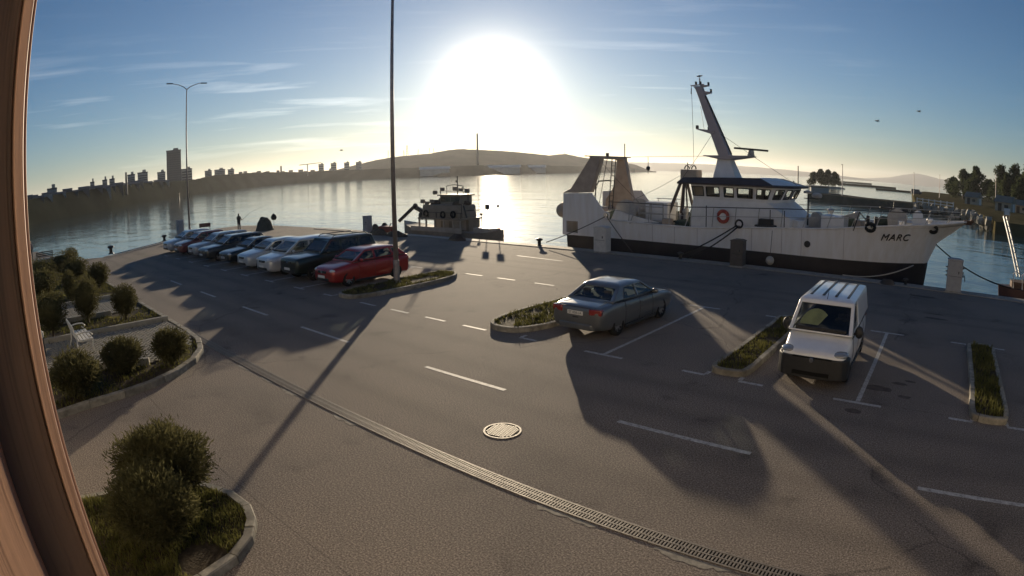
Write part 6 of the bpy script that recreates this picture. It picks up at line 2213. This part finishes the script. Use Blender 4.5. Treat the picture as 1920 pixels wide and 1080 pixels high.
# ---------------------------------------------------------------- harbour building behind the camera, unseen walls added to bounce warm fill
hbld = thing('fill_facade_building', 'wooden doorpost along the left edge, on an unseen cream facade added for fill', 'building', (15, -6.0, 0))
m_rend = mat('cream_render', (0.76, 0.70, 0.60), .85, var=.12, scale=.8, bump=.1, bscale=12)
X0, X1, YF, ZT = -28.5, 29.0, 4.3, 12.6            # local extents, facade plane, eaves set high for more fill
cols = [X0 + 2.2 + 4.05 * i for i in range(14)]
ww, rows_ = 1.5, ((1.0, 2.7), (4.6, 6.4), (7.6, 9.2), (10.2, 11.6))
wallm = MB()
zs = [0] + [z for r in rows_ for z in r] + [ZT]
for i in range(0, len(zs) - 1, 2):
    wallm.box(((X0 + X1) / 2, YF - .2, (zs[i] + zs[i + 1]) / 2), (X1 - X0, .4, zs[i + 1] - zs[i]))
for z0, z1 in rows_:
    e = [X0] + [v for c in cols for v in (c - ww / 2, c + ww / 2)] + [X1]
    for a, b in zip(e[::2], e[1::2]):
        wallm.box(((a + b) / 2, YF - .2, (z0 + z1) / 2), (b - a, .4, z1 - z0))
for x in (X0 + .2, X1 - .2):
    wallm.box((x, 0, ZT / 2), (.4, YF * 2 - .8, ZT))
wallm.box(((X0 + X1) / 2, -YF + .2, ZT / 2), (X1 - X0, .4, ZT))
wallm.build('wall', m_rend, hbld)
MB().prism([(-YF - .6, ZT), (YF + .6, ZT), (0, ZT + 2.6)], X0 - .6, X1 + .6, 'X').build('roof', mat('roof_tile', (0.30, 0.12, 0.07), .8, var=.3, scale=2), hbld)
wfm = MB()
for a, b in (((-ww / 2, 0, -.9), (ww / 2, 0, -.9)), ((-ww / 2, 0, .9), (ww / 2, 0, .9)), ((-ww / 2, 0, -.9), (-ww / 2, 0, .9)), ((ww / 2, 0, -.9), (ww / 2, 0, .9)), ((0, 0, -.9), (0, 0, .9))):
    wfm.bar(a, b, .07, .07)
wf_me = wfm.mesh('window')
wf_me.materials.append(m_white)
wp_me = MB().box((0, -.04, 0), (ww, .02, 1.8)).mesh('pane')
wp_me.materials.append(g_dark)
for c in cols:
    for z0, z1 in rows_:
        sc_ = (1, 1, (z1 - z0) / 1.8)
        w_ = piece('window', wf_me, hbld, (c, YF - .22, (z0 + z1) / 2), 0, sc_)
        piece('pane', wp_me, w_, (0, 0, 0))
MB().box((-14.0, YF + .95, 3.25), (4.2, 1.86, .18)).build('balcony', m_rend, hbld)

# ---------------------------------------------------------------- wooden frame beside the camera
def wood(name, c1, c2):
    m = bpy.data.materials.new(name)
    m.use_nodes = True
    t = m.node_tree
    b = t.nodes['Principled BSDF']
    crd = t.nodes.new('ShaderNodeTexCoord')
    mpn = t.nodes.new('ShaderNodeMapping')
    mpn.inputs['Scale'].default_value = (95, 95, 1.6)
    t.links.new(crd.outputs['Object'], mpn.inputs[0])
    n = t.nodes.new('ShaderNodeTexNoise')
    n.inputs['Scale'].default_value = 1.0
    n.inputs['Detail'].default_value = 6
    n.inputs['Distortion'].default_value = 1.2
    t.links.new(mpn.outputs[0], n.inputs['Vector'])
    c = ramp(t, n.outputs[0], [(0.30, c2), (0.48, c1), (0.72, tuple(min(1, x * 1.25) for x in c1))])
    t.links.new(c, b.inputs['Base Color'])
    b.inputs['Roughness'].default_value = 0.6
    bn = t.nodes.new('ShaderNodeBump')
    bn.inputs['Strength'].default_value = 0.5
    bn.inputs['Distance'].default_value = 0.004
    t.links.new(n.outputs[0], bn.inputs['Height'])
    t.links.new(bn.outputs[0], b.inputs['Normal'])
    return m


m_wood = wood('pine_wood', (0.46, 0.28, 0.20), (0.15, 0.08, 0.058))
m_wood2 = wood('dark_wood', (0.10, 0.062, 0.05), (0.04, 0.024, 0.020))  # darker brown tone for the jamb and backing boards
FRO = Vector((-.66, .0, 3.2)) - Vector(hbld.location)
# vertical boards: outer trim, recessed dark jamb, inner casing
def board(name, m, x0, x1, y0, y1, lean=0.0, bev=.002, z1=1.0):
    o = MB().loft([[(x0, y0 + d, z), (x1, y0 + d, z), (x1, y1 + d, z), (x0, y1 + d, z)] for z, d in ((-.6, -lean * .6), (3.4, lean * 3.4))]).build(name, m, hbld, bevel=bev, loc=FRO)
    return o


board('doorpost_trim', m_wood, -.05, .035, .012, .0235, .0035)
board('doorpost_lip', m_wood, -.05, .022, .0245, .0275, .0035, .001)
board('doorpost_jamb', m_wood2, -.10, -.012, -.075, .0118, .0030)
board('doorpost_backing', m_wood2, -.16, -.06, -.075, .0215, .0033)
board('doorpost_casing', m_wood, -.06, .06, -.30, -.047, -.001)

# ---------------------------------------------------------------- hazy air over the bay
hz_m = bpy.data.materials.new('haze_air')
hz_m.use_nodes = True
ht = hz_m.node_tree
ht.nodes.clear()
pv_ = ht.nodes.new('ShaderNodeVolumePrincipled')
pv_.inputs['Color'].default_value = (0.93, 0.95, 1.0, 1)
pv_.inputs['Density'].default_value = 8.0e-5
pv_.inputs['Anisotropy'].default_value = 0.5
ho_ = ht.nodes.new('ShaderNodeOutputMaterial')
ht.links.new(pv_.outputs[0], ho_.inputs['Volume'])
hb = MB().box((0, 0, 70), (19000, 19000, 150)).build('haze', hz_m)
hb['kind'] = 'stuff'
tag(hb, 'thin pale haze hanging over the whole bay', 'haze')
